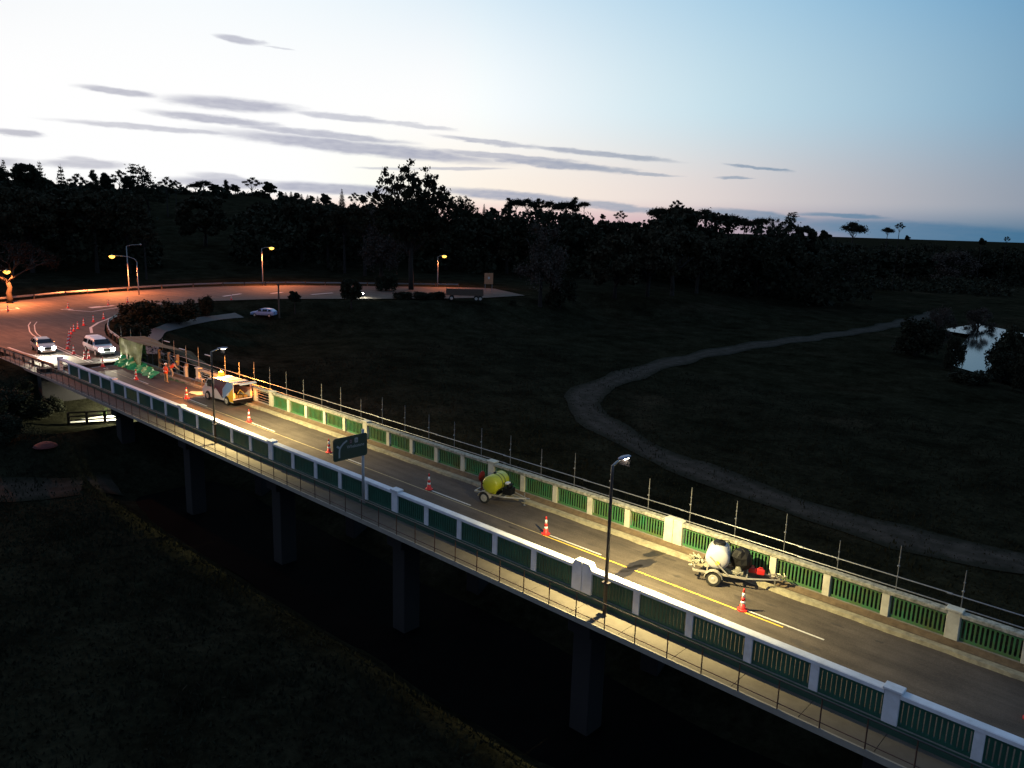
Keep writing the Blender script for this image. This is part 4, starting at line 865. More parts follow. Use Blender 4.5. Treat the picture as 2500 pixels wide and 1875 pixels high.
bag = MB(); bag.lathe([(.1, -.42), (.40, -.36), (.5, -.1), (.46, .15), (.3, .42), (.08, .5)], 12, (.85, .12, 1.12)); bag.v = [(a+random.uniform(-.04, .04), b+random.uniform(-.04, .04), c+random.uniform(-.04, .04)) for a, b, c in bag.v]; bag.build('black_cover', black, t2)
m = MB(); m.box(.55, 1.0, -.45, -.05, .58, .72); m.lathe([(.03, -.12), (.14, -.1), (.14, .1), (.03, .12)], 14, (.78, -.34, .78), 'y'); m.tube([(.5, -.42, .72), (.8, -.48, .66), (1.0, -.40, .74)], .025, 6); m.build('pump', mat('cast_metal', (.32, .31, .25), .5, .4, var=.4), t2, bevel=.01)
m = MB(); 
for k in range(26):
    a = Vector((random.uniform(-1.35, -.8), random.uniform(-.45, .3), .62+random.uniform(0, .38))); d = Vector((random.uniform(-1, 1), random.uniform(-1, 1), random.uniform(-.6, .6))).normalized()*.11
    m.tube([a-d, a+d], random.uniform(.03, .06), 6)
m.build('pipe_fittings', mat('fittings_grey', (.40, .38, .28), .55, .3, var=.5), t2)
m = MB()
for k in range(22):
    a = Vector((2.35+random.uniform(-.25, .45), random.uniform(-.18, .18), .58+random.uniform(-.05, .18))); d = Vector((random.uniform(-1, 1), random.uniform(-1, 1), random.uniform(-.5, .5))).normalized()*.08
    m.tube([a-d, a+d], random.uniform(.018, .035), 5)
m.build('chain', mat('chain_metal', (.55, .48, .36), .4, .5, var=.4), t2)
M2 = Matrix.Translation((P2[0], P2[1], ZC(P2[0]))) @ Matrix.Rotation(math.radians(22), 4, 'Z')
for k, (x, y, lb) in enumerate(((1.35, .12, 'red plastic fuel can lying on the drawbar, the one nearer the white tank'), (1.72, .05, 'red plastic fuel can lying on the drawbar, the one nearer the coupling'))):
    q = M2 @ Vector((x, y, .58)); t = thing('fuel_can', lb, 'fuel can', q, math.radians(22), 'red fuel cans on the trailer drawbar')
    m = MB(); m.box(-.17, .17, -.12, .12, 0, .24); m.build('body', mat('can_red', (.55, .02, .02), .4, var=.08), t, bevel=.04)
    m = MB(); m.tube([(-.1, 0, .24), (-.08, 0, .31), (.05, 0, .31), (.08, 0, .24)], .02, 6); m.build('handle', mat('can_red', (.55, .02, .02)), t)
    m = MB(); m.lathe([(.03, 0), (.03, .05)], 8, (.13, 0, .23)); m.build('cap', black, t)

# ---------------------------------------------------------------- work area: green shelter, sheets, barriers, people
shade = mat('olive_tarpaulin', (.13, .19, .015), .85, col2=(.06, .09, .008), nscale=1.2, bump=.2); gsheet = mat('bright_green_tarpaulin', (.07, .58, .18), .5, col2=(.03, .36, .11), nscale=2.5, spec=.2)
t = thing('tarpaulin_shelter', 'olive tarpaulin shelter over the far parapet with an open side and timber posts', 'shelter', (0, 0, 0))
def sheet(mb, A, B, C_, D_, nu=10, nv=8, amp=.06, seed=0):
    A, B, C_, D_ = map(Vector, (A, B, C_, D_)); nrm = (B-A).cross(D_-A).normalized(); vs = []
    for i in range(nu+1):
        for j in range(nv+1):
            u, v = i/nu, j/nv; q = A*(1-u)*(1-v)+B*u*(1-v)+C_*u*v+D_*(1-u)*v
            w = amp*(math.sin(u*13+v*5+seed)+math.sin(v*11-u*7+seed*2))*.5*(1 if 0 < u < 1 else .2); vs.append(q+nrm*w)
    return mb.add(vs, [(i*(nv+1)+j, i*(nv+1)+j+1, (i+1)*(nv+1)+j+1, (i+1)*(nv+1)+j) for i in range(nu) for j in range(nv)])
fl = onz(304, 893, ZR); fr = onz(372, 925, .35); GX0, GY0 = fl.x, fl.y
zt = 2.55
m = MB(); sheet(m, (-62.2, 5.6, .95), (-57.4, 5.55, .95), (-57.0, 5.7, zt+.45), (-62.4, 5.6, zt+.55), 12, 8, .05); sheet(m, (-62.2, 5.6, .95), (-62.4, 5.6, zt+.55), (-63.0, 8.4, zt+.35), (-62.8, 8.4, .5), 8, 8, .04, 3); o = m.build('side_sheet', shade, t); 
m = MB(); sheet(m, (-62.4, 5.6, zt+.55), (-57.0, 5.7, zt+.45), (-54.6, 8.4, zt-.1), (-63.0, 8.4, zt+.35), 12, 8, .08, 5); m.build('roof_sheet', mat('brown_tarpaulin', (.24, .13, .04), .8, var=.3), t)
m = MB(); sheet(m, (-57.2, 8.2, zt-.2), (-50.5, 8.3, 1.3), (-49.8, 9.6, .9), (-56.5, 9.9, zt-.5), 12, 6, .12, 2); m.build('net_sheet', mat('dark_green_net', (.035, .05, .02), .9, var=.5), t)
m = MB(); m.box(-60.6, -60.3, 5.52, 5.58, 1.1, 1.7); m.build('pale_patch', mat('patch_cream', (.6, .5, .3), .7), t)
for x in (-57.3, -55.2, -53.4, -51.6): m = MB(); m.box(x-.09, x+.09, 7.2, 7.45, .3, 2.35 if x < -53 else 1.75); m.build('timber_post', mat('new_timber', (.38, .27, .15), .8), t)
for a, b, z in ((-57.3, -51.6, 1.25), (-57.3, -51.6, .8), (-57.3, -53.4, 2.0)): m = MB(); m.tube([(a, 7.3, z+.2), (b, 7.3, z+.05)], .03, 6); m.build('rail', steel, t)
m = MB(); m.tube([(-55.2, 7.3, 2.1), (-53.4, 7.3, 1.2)], .03, 6); m.tube([(-53.4, 7.3, 2.1), (-55.2, 7.3, 1.2)], .03, 6); m.build('brace', steel, t)
for x, y, z in ((-60, 9.3, 2.6), (-56, 9.0, 2.35), (-51.5, 9.4, 2.3)): m = MB(); m.box(x-.6, x+.6, y-.06, y+.06, z, z+.05); m.build('batten', mat('batten_white', (.8, .75, .7), .5), t)
t = MB(); random.seed(11); n1, n2 = 26, 8; vs = []
for i in range(n1+1):
    u = i/n1; bx_ = -61.9+u*8.4; 
    for j in range(n2+1):
        v = j/n2; ztop = 1.15*(1-.65*u) + (.55 if .22 < u < .42 else 0)*(.6); z = .40+ztop*v+.04*random.uniform(-1, 1)*(v > 0)*(v < 1); y = 4.7+.8*v+.05*random.uniform(-1, 1)+.12*math.sin(u*31+v*3)+.07*math.sin(u*53-v*6)+.35*math.sin(u*3)
        vs.append((bx_+.06*random.uniform(-1, 1), y, z if j else .36))
t.add(vs, [(i*(n2+1)+j, i*(n2+1)+j+1, (i+1)*(n2+1)+j+1, (i+1)*(n2+1)+j) for i in range(n1) for j in range(n2)])
tag(t.build('tarpaulin', gsheet), 'crumpled bright green plastic sheet hanging down to the road below the olive shelter', 'tarpaulin')
t = MB(); random.seed(5); vs = []
for i in range(13):
    for j in range(5):
        u, v = i/12, j/4; vs.append((-52.6+u*5.2, 5.75+u*.8+v*.8+random.uniform(-.05, .05), ZC(-50)+.02+.16*random.random()*(0 < v < 1)))
t.add(vs, [(i*5+j, i*5+j+1, (i+1)*5+j+1, (i+1)*5+j) for i in range(12) for j in range(4)]); tag(t.build('groundsheet', mat('dark_green_sheet', (.03, .11, .035), .6, var=.5)), 'dark green sheet spread flat on the road between the workers and the van', 'groundsheet')
t = MB(); t.prism([(-46.0, 4.75), (-44.9, 4.95), (-44.7, 5.75), (-45.6, 6.0), (-46.4, 5.2)], ZC(-45)+.03, ZC(-45)+.07); tag(t.build('board', mat('pale_board', (.75, .66, .48), .6)), 'pale flat board lying on the road in front of the van', 'board', kind='thing')
t = thing('gate_post', 'pale square concrete post with a dark slot behind the workers', 'post', (-49.1, 7.25, ZC(-49))); m = MB(); m.box(-.22, .22, 0, .25, .1, 1.25); m.build('body', cream, t, bevel=.02); m = MB(); m.box(-.05, .08, -.012, -.002, .35, .9); m.build('slot', black, t)
q = onz(472, 932, .42); t = thing('trestle', 'low pale trestle stool at the foot of the parapet left of the van', 'trestle', (-48.2, 6.9, ZC(-48)+.15), .1)
m = MB(); m.box(-.55, .55, -.12, .12, .48, .53); m.build('top', vw, t)
for x in (-.5, .5):
    for y in (-.1, .1): m = MB(); m.tube([(x, y, .48), (x*1.15, y*2, 0)], .02, 6); m.build('leg', steel, t)

def person(label, loc, rz, joints, radii, cloth, kids):
    t = thing('person', label, 'person', loc, rz); V = list(joints.keys()); me = bpy.data.meshes.new('body'); E_ = []
    for a, b in kids: E_.append((V.index(a), V.index(b)))
    verts = [joints[k] for k in V]; rad = [radii[k] for k in V]
    for s in ('L', 'R'):       # hands: palm, four fingers, thumb
        w = Vector(joints['wrist'+s]); el = Vector(joints['elbow'+s]); d = (w-el).normalized(); sd = Vector((0, 1, 0)).cross(d).normalized() if abs(d.y) < .9 else Vector((1, 0, 0)); nn = d.cross(sd)
        pi_ = len(verts); verts.append(tuple(w+d*.06)); rad.append(.032); E_.append((V.index('wrist'+s), pi_))
        for k, (o_, ln) in enumerate(((-.032, .075), (-.011, .088), (.011, .082), (.030, .065))):
            a = len(verts); verts.append(tuple(w+d*.10+sd*o_)); rad.append(.010); verts.append(tuple(w+d*(.10+ln*.55)+sd*o_*1.1+nn*.01)); rad.append(.009); verts.append(tuple(w+d*(.10+ln*.85)+sd*o_*1.1+nn*.03)); rad.append(.008); E_ += [(pi_, a), (a, a+1), (a+1, a+2)]
        a = len(verts); verts.append(tuple(w+d*.05-sd*.045+nn*.01)); rad.append(.012); verts.append(tuple(w+d*.095-sd*.06+nn*.02)); rad.append(.010); E_ += [(pi_, a), (a, a+1)]
    me.from_pydata(verts, E_, []); o = bpy.data.objects.new('body', me); COL.objects.link(o); o.parent = t
    sk = o.modifiers.new('skin', 'SKIN')
    if not me.skin_vertices: 
        bm_ = bmesh.new(); bm_.from_mesh(me); bm_.verts.layers.skin.verify(); bm_.to_mesh(me); bm_.free()
    for i, r in enumerate(rad): me.skin_vertices[0].data[i].radius = (r, r); me.skin_vertices[0].data[i].use_root = (i == V.index('pelvis'))
    sb = o.modifiers.new('smooth', 'SUBSURF'); sb.levels = 1; sb.render_levels = 1; me.materials.append(cloth)
    return t, o
def head(t, c, dirv, helm, brim=True):
    c = Vector(c); m = MB(); m.lathe([(.02, -.12), (.055, -.10), (.075, -.03), (.08, .04), (.07, .10), (.02, .13)], 14, c); h = m.build('head', skin, t, smooth=True)
    d = Vector(dirv).normalized(); sd = Vector((-d.y, d.x, 0))
    for s in (-1, 1):
        m = MB(); q = c+d*.074+sd*.028*s+Vector((0, 0, .0)); m.lathe([(.002, -.008), (.009, 0), (.002, .008)], 6, q); m.build('eye', black, h)
        m = MB(); q = c+sd*.08*s; m.lathe([(.004, -.025), (.014, 0), (.004, .025)], 6, q); m.build('ear', skin, h)
    m = MB(); q = c+d*.085-Vector((0, 0, .02)); m.lathe([(.012, -.012), (.003, .03)], 6, q); m.build('nose', skin, h)
    m = MB(); q = c+d*.072-Vector((0, 0, .06)); m.tube([q-sd*.02, q+sd*.02], .005, 5); m.build('mouth', mat('lips', (.3, .1, .08)), h)
    m = MB(); m.lathe([(.118, .045), (.115, .06), (.105, .10), (.075, .155), (.02, .175)], 18, c); q = c+d*.06; m.lathe([(.11, .045), (.11, .053)], 14, q); m.build('helmet', helm, t, smooth=True)
R_ = dict(pelvis=.15, spine=.145, chest=.165, neck=.055, shL=.075, shR=.075, elbowL=.052, elbowR=.052, wristL=.036, wristR=.036, hipL=.10, hipR=.10, kneeL=.07, kneeR=.07, ankL=.052, ankR=.052, toeL=.045, toeR=.045)
K_ = [('pelvis', 'spine'), ('spine', 'chest'), ('chest', 'neck'), ('chest', 'shL'), ('chest', 'shR'), ('shL', 'elbowL'), ('shR', 'elbowR'), ('elbowL', 'wristL'), ('elbowR', 'wristR'), ('pelvis', 'hipL'), ('pelvis', 'hipR'), ('hipL', 'kneeL'), ('hipR', 'kneeR'), ('kneeL', 'ankL'), ('kneeR', 'ankR'), ('ankL', 'toeL'), ('ankR', 'toeR')]
J1 = dict(pelvis=(0, 0, .95), spine=(0, 0, 1.12), chest=(.01, 0, 1.34), neck=(.02, 0, 1.50), shL=(0, .18, 1.40), shR=(0, -.18, 1.40), elbowL=(-.02, .27, 1.14), elbowR=(-.02, -.27, 1.14), wristL=(.18, .2, 1.05), wristR=(.18, -.2, 1.05), hipL=(0, .1, .88), hipR=(0, -.1, .88), kneeL=(.02, .13, .50), kneeR=(.02, -.13, .50), ankL=(0, .15, .09), ankR=(0, -.15, .09), toeL=(.15, .17, .045), toeR=(.15, -.17, .045))
khaki = mat('tan_work_trousers', (.50, .36, .18), .85)
def vest(t, prof, c=(0, 0), nm='hi_vis_jacket', tilt=0, mt=None):
    m = MB(); n = 20; vs = []
    for (rx_, ry_, z, dx) in prof:
        for k in range(n): a = 2*math.pi*k/n; vs.append((dx+rx_*math.cos(a), ry_*math.sin(a), z))
    m.add(vs, [(i*n+k, i*n+(k+1) % n, (i+1)*n+(k+1) % n, (i+1)*n+k) for i in range(len(prof)-1) for k in range(n)]+[tuple(range(n))[::-1], tuple(range((len(prof)-1)*n, len(prof)*n))]); return m.build(nm, mt or orangev, t, smooth=True)
pz = onz(406, 934, .3); t, b = person('person in orange hi-vis jacket, tan trousers and white helmet standing on the road', (pz.x, pz.y, ZC(pz.x)), math.radians(100), J1, R_, khaki, K_)
v = vest(t, [(.17, .21, .86, 0), (.155, .20, 1.0, 0), (.15, .20, 1.2, 0), (.16, .22, 1.38, .01), (.12, .18, 1.46, .01), (.06, .08, 1.50, .02)])
for s in (-1, 1): m = MB(); m.tube([(0, s*.19, 1.40), (-.02, s*.275, 1.14), (.1, s*.235, 1.08)], [.09, .07, .06], 10); m.build('sleeve', orangev, t, smooth=True)
m = MB(); m.lathe([(.17, 0), (.17, .045)], 20, (0, 0, 1.06)); m.v = [(a, b_*1.25, c) for a, b_, c in m.v]; m.build('reflective_strip', reflw, v)
head(t, (.05, 0, 1.64), (1, 0, 0), mat('helmet_white', (.75, .74, .72), .35))
J2 = dict(pelvis=(-.18, 0, .92), spine=(-.08, 0, 1.06), chest=(.10, 0, 1.22), neck=(.24, 0, 1.30), shL=(.12, .18, 1.24), shR=(.12, -.18, 1.24), elbowL=(.26, .24, 1.0), elbowR=(.26, -.24, 1.0), wristL=(.42, .16, .84), wristR=(.42, -.16, .84), hipL=(-.18, .1, .85), hipR=(-.18, -.1, .85), kneeL=(-.08, .13, .47), kneeR=(-.02, -.13, .47), ankL=(-.18, .15, .09), ankR=(-.1, -.15, .09), toeL=(-.03, .17, .045), toeR=(.05, -.17, .045))
pz = onz(431, 921, .32); t, b = person('person in orange vest and pale trousers with yellow helmet, bending forward by the shelter', (pz.x, pz.y-.3, ZC(pz.x)), math.radians(70), J2, R_, mat('pale_trousers', (.60, .55, .42), .85), K_)
m = MB(); prof = [(.16, .21, -.20), (.15, .20, 0), (.16, .22, .2), (.13, .18, .32), (.05, .07, .37)]; n = 18; vs = []; ax = (Vector(J2['neck'])-Vector(J2['spine'])).normalized(); up_ = Vector((0, 1, 0)).cross(ax)
for (ra, rb_, h) in prof:
    for k in range(n): a = 2*math.pi*k/n; vs.append(Vector(J2['spine'])+ax*h+up_*ra*math.cos(a)+Vector((0, 1, 0))*rb_*math.sin(a))
m.add(vs, [(i*n+k, i*n+(k+1) % n, (i+1)*n+(k+1) % n, (i+1)*n+k) for i in range(4) for k in range(n)]+[tuple(range(n))[::-1], tuple(range(4*n, 5*n))]); m.build('hi_vis_vest', orangev, t, smooth=True)
head(t, (.36, 0, 1.42), (1, 0, -.4), mat('helmet_yellow', (.8, .65, .05), .35))

# ---------------------------------------------------------------- lit underpass below the bridge end
t = thing('underpass_fence', 'dark three-rail timber fence along the floodlit path under the bridge', 'fence')
darkw = mat('silhouette_timber', (.012, .010, .009), .95, spec=.05); A, B = onz(168, 1036, -4.1), onz(300, 1028, -4.1); hf = 1.15  # near-black timber colour stands in for the fence's unlit side
for k in range(4):
    q = A.lerp(B, k/3); m = MB(); m.box(q.x-.09, q.x+.09, q.y-.09, q.y+.09, -4.3, -4.1+hf); m.build('post', darkw, t)
for z in (.35, .72, 1.08): m = MB(); m.tube([(A.x, A.y, -4.1+z), (B.x, B.y, -4.1+z)], .075, 4); m.build('rail', darkw, t)
m = MB(); P = [onz(u, v, -4.02) for u, v in ((165, 1034), (300, 1026), (330, 1000), (300, 985), (262, 990), (210, 1008))]; m.add([(q.x, q.y, hz_(q.x, q.y)*0-3.98) for q in P], [tuple(range(len(P)))]); tag(m.build('path', mat('pale_path', (.55, .53, .47), .9)), kind='structure')
m = MB(); random.seed(3)
for k in range(420):
    u = random.random(); a = onz(150+150*u, 1003-u*14+random.uniform(-9, 9), -3.95); r = random.uniform(.08, .22); m.lathe([(r*.2, -r*.6), (r, -r*.1), (r*.7, r*.45), (r*.15, r*.6)], 5, (a.x, a.y, -3.9))
tag(m.build('riprap', conc), kind='stuff')
gb = MB(); 
for k in range(5000):
    u, v = random.random(), random.random(); a = onz(180+80*u, 968+30*v+10*u, -3.6); s = random.uniform(.04, .10); an = random.uniform(0, 6.28); dx, dy = math.cos(an)*s*.4, math.sin(an)*s*.4; zz = -4.05+(1-v)*.8
    gb.add([(a.x-dx, a.y-dy, zz), (a.x+dx, a.y+dy, zz), (a.x+random.uniform(-.05, .05), a.y+random.uniform(-.05, .05), zz+random.uniform(.12, .3))], [(0, 1, 2)])
tag(gb.build('grass', mat('bank_grass', (.05, .10, .015), .8)), kind='stuff')
for (u, v, lb) in ((181, 984, 'tall pale concrete column under the end of the bridge'), (203, 983, 'short pale concrete block beside the column under the bridge')):
    q = onz(u, v, -4.1); t = thing('abutment_column', lb, 'column', q); m = MB(); w = .45 if u < 190 else .9; m.box(-w, w, -.4, .4, 0, 2.3 if u < 190 else 1.7); m.build('shaft', mat('pale_concrete', (.5, .47, .4), .9, bump=.2), t, bevel=.05)
light('underpass_floodlight', 'SPOT', (-57.5, 4.2, -1.85), 5200, (1, .93, .70), None, aim=(-.5, -.2, -1), size=165, blend=.4, rad=.1)
t = thing('floodlight', 'small floodlight hung under the bridge deck above the path', 'floodlight', (-57.5, 4.2, -1.78)); m = MB(); m.box(-.15, .15, -.1, .1, 0, .12); m.build('housing', black, t)
q = gnd(111, 1090); t = MB(); t.lathe([(.9, 0), (.8, .12), (.45, .3), (.1, .38)], 16, (q.x, q.y, q.z+.02)); tag(t.build('earth_pile', mat('red_earth', (.10, .02, .017), .9)), 'low reddish mound beside the path left of the underpass fence', 'mound')

# ---------------------------------------------------------------- trees
leafm = mat('foliage_dark', (.030, .032, .018), .9, col2=(.012, .014, .009), nscale=1.2, spec=.1)
leafo = mat('foliage_olive', (.048, .044, .026), .9, col2=(.020, .019, .012), nscale=1.2, spec=.1)
leafb = mat('bare_twigs', (.028, .021, .016), .9, col2=(.012, .009, .007), nscale=1.2, spec=.1)
leafw = mat('feathery_brown', (.085, .068, .055), .9, col2=(.04, .032, .026), nscale=1.2, spec=.1)
trunkm = mat('bark_dark', (.022, .018, .014), .95, var=.5)
def leaf_cloud(clumps, n, size, rng, shell=.55, flat=1., soft=False):
    """clumps: (x,y,z,rx,ry,rz,weight); many small leaf-cluster quads spread through the volume"""
    w = np.array([c[6]*c[3]*c[4]*c[5] for c in clumps])**.75; w /= w.sum(); ci = rng.choice(len(clumps), n, p=w); C_ = np.array([c[:6] for c in clumps])[ci]
    d = rng.normal(size=(n, 3)); d /= np.linalg.norm(d, axis=1)[:, None]; r = (shell+(1-shell)*rng.random(n))*rng.random(n)**.18 if not soft else np.abs(rng.normal(size=n))*.62
    P = C_[:, :3]+d*r[:, None]*C_[:, 3:6]*(1+.10*rng.normal(size=(n, 1)))
    a = rng.normal(size=(n, 3)); a /= np.linalg.norm(a, axis=1)[:, None]; b = np.cross(a, rng.normal(size=(n, 3))); b /= np.linalg.norm(b, axis=1)[:, None]
    a[:, 2] *= flat; s = size*(.5+rng.random(n))[:, None]; q = .55+.5*rng.random((n, 1))
    V = np.stack([P-a*s, P+b*s*q, P+a*s, P-b*s*q], 1).reshape(-1, 3)
    return V
def quads_mesh(name, V, m):
    me = bpy.data.meshes.new(name); n = len(V)//4
    me.vertices.add(len(V)); me.vertices.foreach_set('co', V.astype(np.float32).ravel()); me.loops.add(n*4); me.loops.foreach_set('vertex_index', np.arange(n*4, dtype=np.int32))
    me.polygons.add(n); me.polygons.foreach_set('loop_start', np.arange(0, n*4, 4, dtype=np.int32)); me.update(calc_edges=True); me.validate(); me.materials.append(m); return me
def limb_mesh(name, limbs, m):
    mb = MB()
    for pts, r0, r1 in limbs: mb.tube(pts, [r0+(r1-r0)*i/(len(pts)-1) for i in range(len(pts))], 6)
    me = bpy.data.meshes.new(name); me.from_pydata(mb.v, [], mb.f); me.materials.append(m); me.polygons.foreach_set('use_smooth', [True]*len(me.polygons)); return me
def wiggle(a, b, rng, n=4, amp=.03):
    a, b = np.array(a, float), np.array(b, float); return [tuple(a+(b-a)*i/n+(rng.normal(size=3)*amp if 0 < i < n else 0)) for i in range(n+1)]
def proto(kind, seed):
    rng = np.random.default_rng(seed); cl = []; limbs = []; lm_ = leafm; n, size = 4200, .042
    if kind == 'round':
        for i in range(26):
            a = rng.random()*6.28; r = .30*math.sqrt(rng.random()); z = .40+.46*rng.random(); k = 1-abs(z-.58)*1.3; cl.append((r*math.cos(a)*k*1.1, r*math.sin(a)*k*1.1, z, .15, .15, .11, 1))
        limbs.append((wiggle((0, 0, 0), (0, 0, .5), rng, amp=.008), .03, .02))
        for i in range(6): a = i*1.05; limbs.append((wiggle((0, 0, .25+.03*i), (.25*math.cos(a), .25*math.sin(a), .55), rng, amp=.015), .016, .006))
    elif kind == 'oak':
        n, size = 6500, .036
        for i in range(34):
            a = rng.random()*6.28; r = .42*math.sqrt(rng.random()); z = .26+.60*rng.random(); k = math.sqrt(max(.05, 1-((z-.5)/.5)**2)); cl.append((r*math.cos(a)*k, r*math.sin(a)*k, z, .12, .12, .085, 1))
        limbs.append((wiggle((0, 0, 0), (0, 0, .5), rng, amp=.01), .035, .02)); lm_ = leafo
        for i in range(7): a = i*.9; limbs.append((wiggle((0, 0, .17+.02*i), (.32*math.cos(a), .32*math.sin(a), .5), rng, amp=.02), .018, .006))
    elif kind == 'umbrella':
        n, size = 4200, .028
        for i in range(22):
            a = rng.random()*6.28; r = .38*math.sqrt(rng.random()); cl.append((r*math.cos(a), r*math.sin(a), .84-.55*r*r/.16*.4+rng.normal()*.02, .15, .15, .09, 1))
        for i in range(5): a = rng.random()*6.28; cl.append((.3*math.cos(a), .3*math.sin(a), .62+rng.random()*.1, .09, .09, .05, .5))
        limbs.append((wiggle((0, 0, 0), (.01, 0, .45), rng, amp=.012), .026, .018))
        for i in range(8): a = i*.79; limbs.append((wiggle((0, 0, .35+.02*i), (.30*math.cos(a), .30*math.sin(a), .80), rng, amp=.02), .012, .004))
    elif kind == 'cone':
        n, size = 3600, .026
        for i in range(15):
            z = .12+.86*i/15; r = .44*(1-z)**.8+.03; k = max(3, int(8*(1-z)+3))
            for j in range(k): a = 6.28*j/k+rng.random(); cl.append((r*.6*math.cos(a), r*.6*math.sin(a), z, r*.5+.01, r*.5+.01, .026, .8))
        limbs.append((wiggle((0, 0, 0), (0, 0, .99), rng, amp=.003), .022, .004))
    elif kind == 'column':
        n, size = 3200, .032
        for i in range(24): z = .08+.84*rng.random(); r = .42*math.sin(min(1, (1-z)*1.9)*1.57); a = rng.random()*6.28; cl.append((r*.5*math.cos(a), r*.5*math.sin(a), z, r*.6+.05, r*.6+.05, .08, 1))
        limbs.append((wiggle((0, 0, 0), (0, 0, .8), rng, amp=.004), .03, .01))
    elif kind == 'gum':
        n, size = 20000, .0150; lm_ = leafm
        cen = [(-.36, 0, .62), (-.30, .1, .74), (-.16, -.1, .90), (-.20, .1, .80), (-.08, 0, .70), (.02, .1, .84), (.10, -.08, .74), (.18, .05, .90), (.28, 0, .80), (.36, -.05, .70), (.42, .05, .60), (.22, .1, .62), (0, .12, .58), (-.2, -.1, .55), (.30, -.1, .52), (-.02, -.1, .92), (.08, 0, .66), (-.12, 0, .64), (.2, 0, .72), (0, 0, .78), (.12, .1, .56), (-.06, .05, .50)]
        for c in cen:
            for k in range(10): q = rng.normal(size=3)*(.06, .08, .045); cl.append((c[0]+q[0], c[1]+q[1], c[2]+q[2], .042, .05, .03, 1))
        for k in range(230): q = rng.normal(size=3)*(.19, .12, .085); cl.append((q[0], q[1], .58+q[2], .05, .06, .035, 1))
        for k in range(60): q = np.clip(rng.normal(size=3), -1.7, 1.7)*(.19, .12, .09); cl.append((q[0], q[1], .76+q[2], .028, .03, .02, 1.5))
        limbs.append((wiggle((0, 0, 0), (.0, 0, .42), rng, amp=.006), .030, .020))
        for c in cen: limbs.append((wiggle((0, 0, .25+rng.random()*.15), c, rng, 5, .015), .010, .003))
    elif kind == 'lacy':
        n, size = 3200, .024
        cen = [(-.34, 0, .70), (-.15, .1, .84), (.05, 0, .92), (.22, .08, .82), (.36, 0, .68), (.0, 0, .72), (-.2, 0, .6), (.2, -.1, .58)]
        for c in cen:
            for k in range(4): q = rng.normal(size=3)*(.05, .06, .03); cl.append((c[0]+q[0], c[1]+q[1], c[2]+q[2], .075, .08, .045, 1))
        limbs.append((wiggle((0, 0, 0), (0, 0, .4), rng, amp=.008), .026, .018))
        for c in cen: limbs.append((wiggle((0, 0, .22+rng.random()*.15), c, rng, 5, .02), .011, .004))
    elif kind == 'pine':
        n, size = 4200, .022
        for i in range(13):
            z = .2+.75*i/13; lean = -.05-.20*(z-.2); r = .42*(1-z)**.6+.10
            for j in range(6): a = 6.28*j/6+rng.random(); cl.append((lean+r*.62*math.cos(a)+(.12 if z < .6 else 0), r*.62*math.sin(a), z+rng.normal()*.02, r*.34, r*.34, .032, .9))
        for k, (zx, zz) in enumerate(((-.52, .80), (-.46, .88), (-.40, .95))): cl.append((zx+.1, 0, zz, .16, .08, .02, 1.2))
        limbs.append((wiggle((.02, 0, 0), (-.18, 0, .95), rng, amp=.01), .03, .008))
    elif kind == 'bare':
        lm_ = leafb; n, size = 2600, .013
        def grow(p, d, L_, r, lev):
            q = p+d*L_; limbs.append(([tuple(p), tuple(p+(q-p)*.5+rng.normal(size=3)*L_*.05), tuple(q)], r, r*.6))
            if lev == 0: cl.append((*q, .06, .06, .05, 1)); return
            for k in range(3): dd = d+rng.normal(size=3)*.42+np.array([0, 0, .05]); dd /= np.linalg.norm(dd); grow(q, dd, L_*(.62+.2*rng.random()), r*.6, lev-1)
        for k in range(5): a = k*1.26; d = np.array([math.cos(a)*.75, math.sin(a)*.75, .62]); d /= np.linalg.norm(d); grow(np.array([0, 0, .30]), d, .24, .014, 3)
        limbs.append((wiggle((0, 0, 0), (0, 0, .31), rng, amp=.005), .035, .024))
    elif kind == 'willow':
        lm_ = leafw; n, size = 8000, .018
        for i in range(34): a = rng.random()*6.28; z = .12+.74*rng.random(); r = .42*math.sqrt(rng.random())*math.sin(min(1, (1-z)*1.5+.1)*1.57); cl.append((r*math.cos(a), r*math.sin(a), z, .10, .10, .10, 1))
        limbs.append((wiggle((0, 0, 0), (0, 0, .5), rng, amp=.01), .03, .02))
        for i in range(8): a = i*.79; limbs.append((wiggle((0, 0, .12+.04*i), (.3*math.cos(a), .3*math.sin(a), .72), rng, amp=.02), .014, .004))
    elif kind == 'bush':
        n, size = 4200, .030
        for i in range(26): a = rng.random()*6.28; r = .40*math.sqrt(rng.random()); z = .14+.60*rng.random()*(1-r); cl.append((r*math.cos(a), r*math.sin(a), z, .15, .15, .20, 1))
        for i in range(7): a = i*.9; limbs.append((wiggle((0, 0, -.05), (.25*math.cos(a), .25*math.sin(a), .5), rng, amp=.02), .012, .005))
    sf = kind in ('gum', 'lacy', 'umbrella', 'cone', 'willow', 'pine', 'bare'); V = leaf_cloud(cl, int(n*(1.8 if sf else 1.5)), size*(.72 if sf else .8), rng, shell=.35 if kind in ('round', 'column', 'bush', 'oak') else .1, soft=sf)
    return quads_mesh('crown_'+kind, V, lm_), limb_mesh('trunk_'+kind, limbs, trunkm)
NAMES = dict(round='round_tree', oak='spreading_tree', umbrella='umbrella_tree', cone='conifer', column='cypress', gum='gum_tree', lacy='lacy_tree', pine='pine_tree', bare='bare_tree', willow='willow_tree', bush='bush')
PR = {}
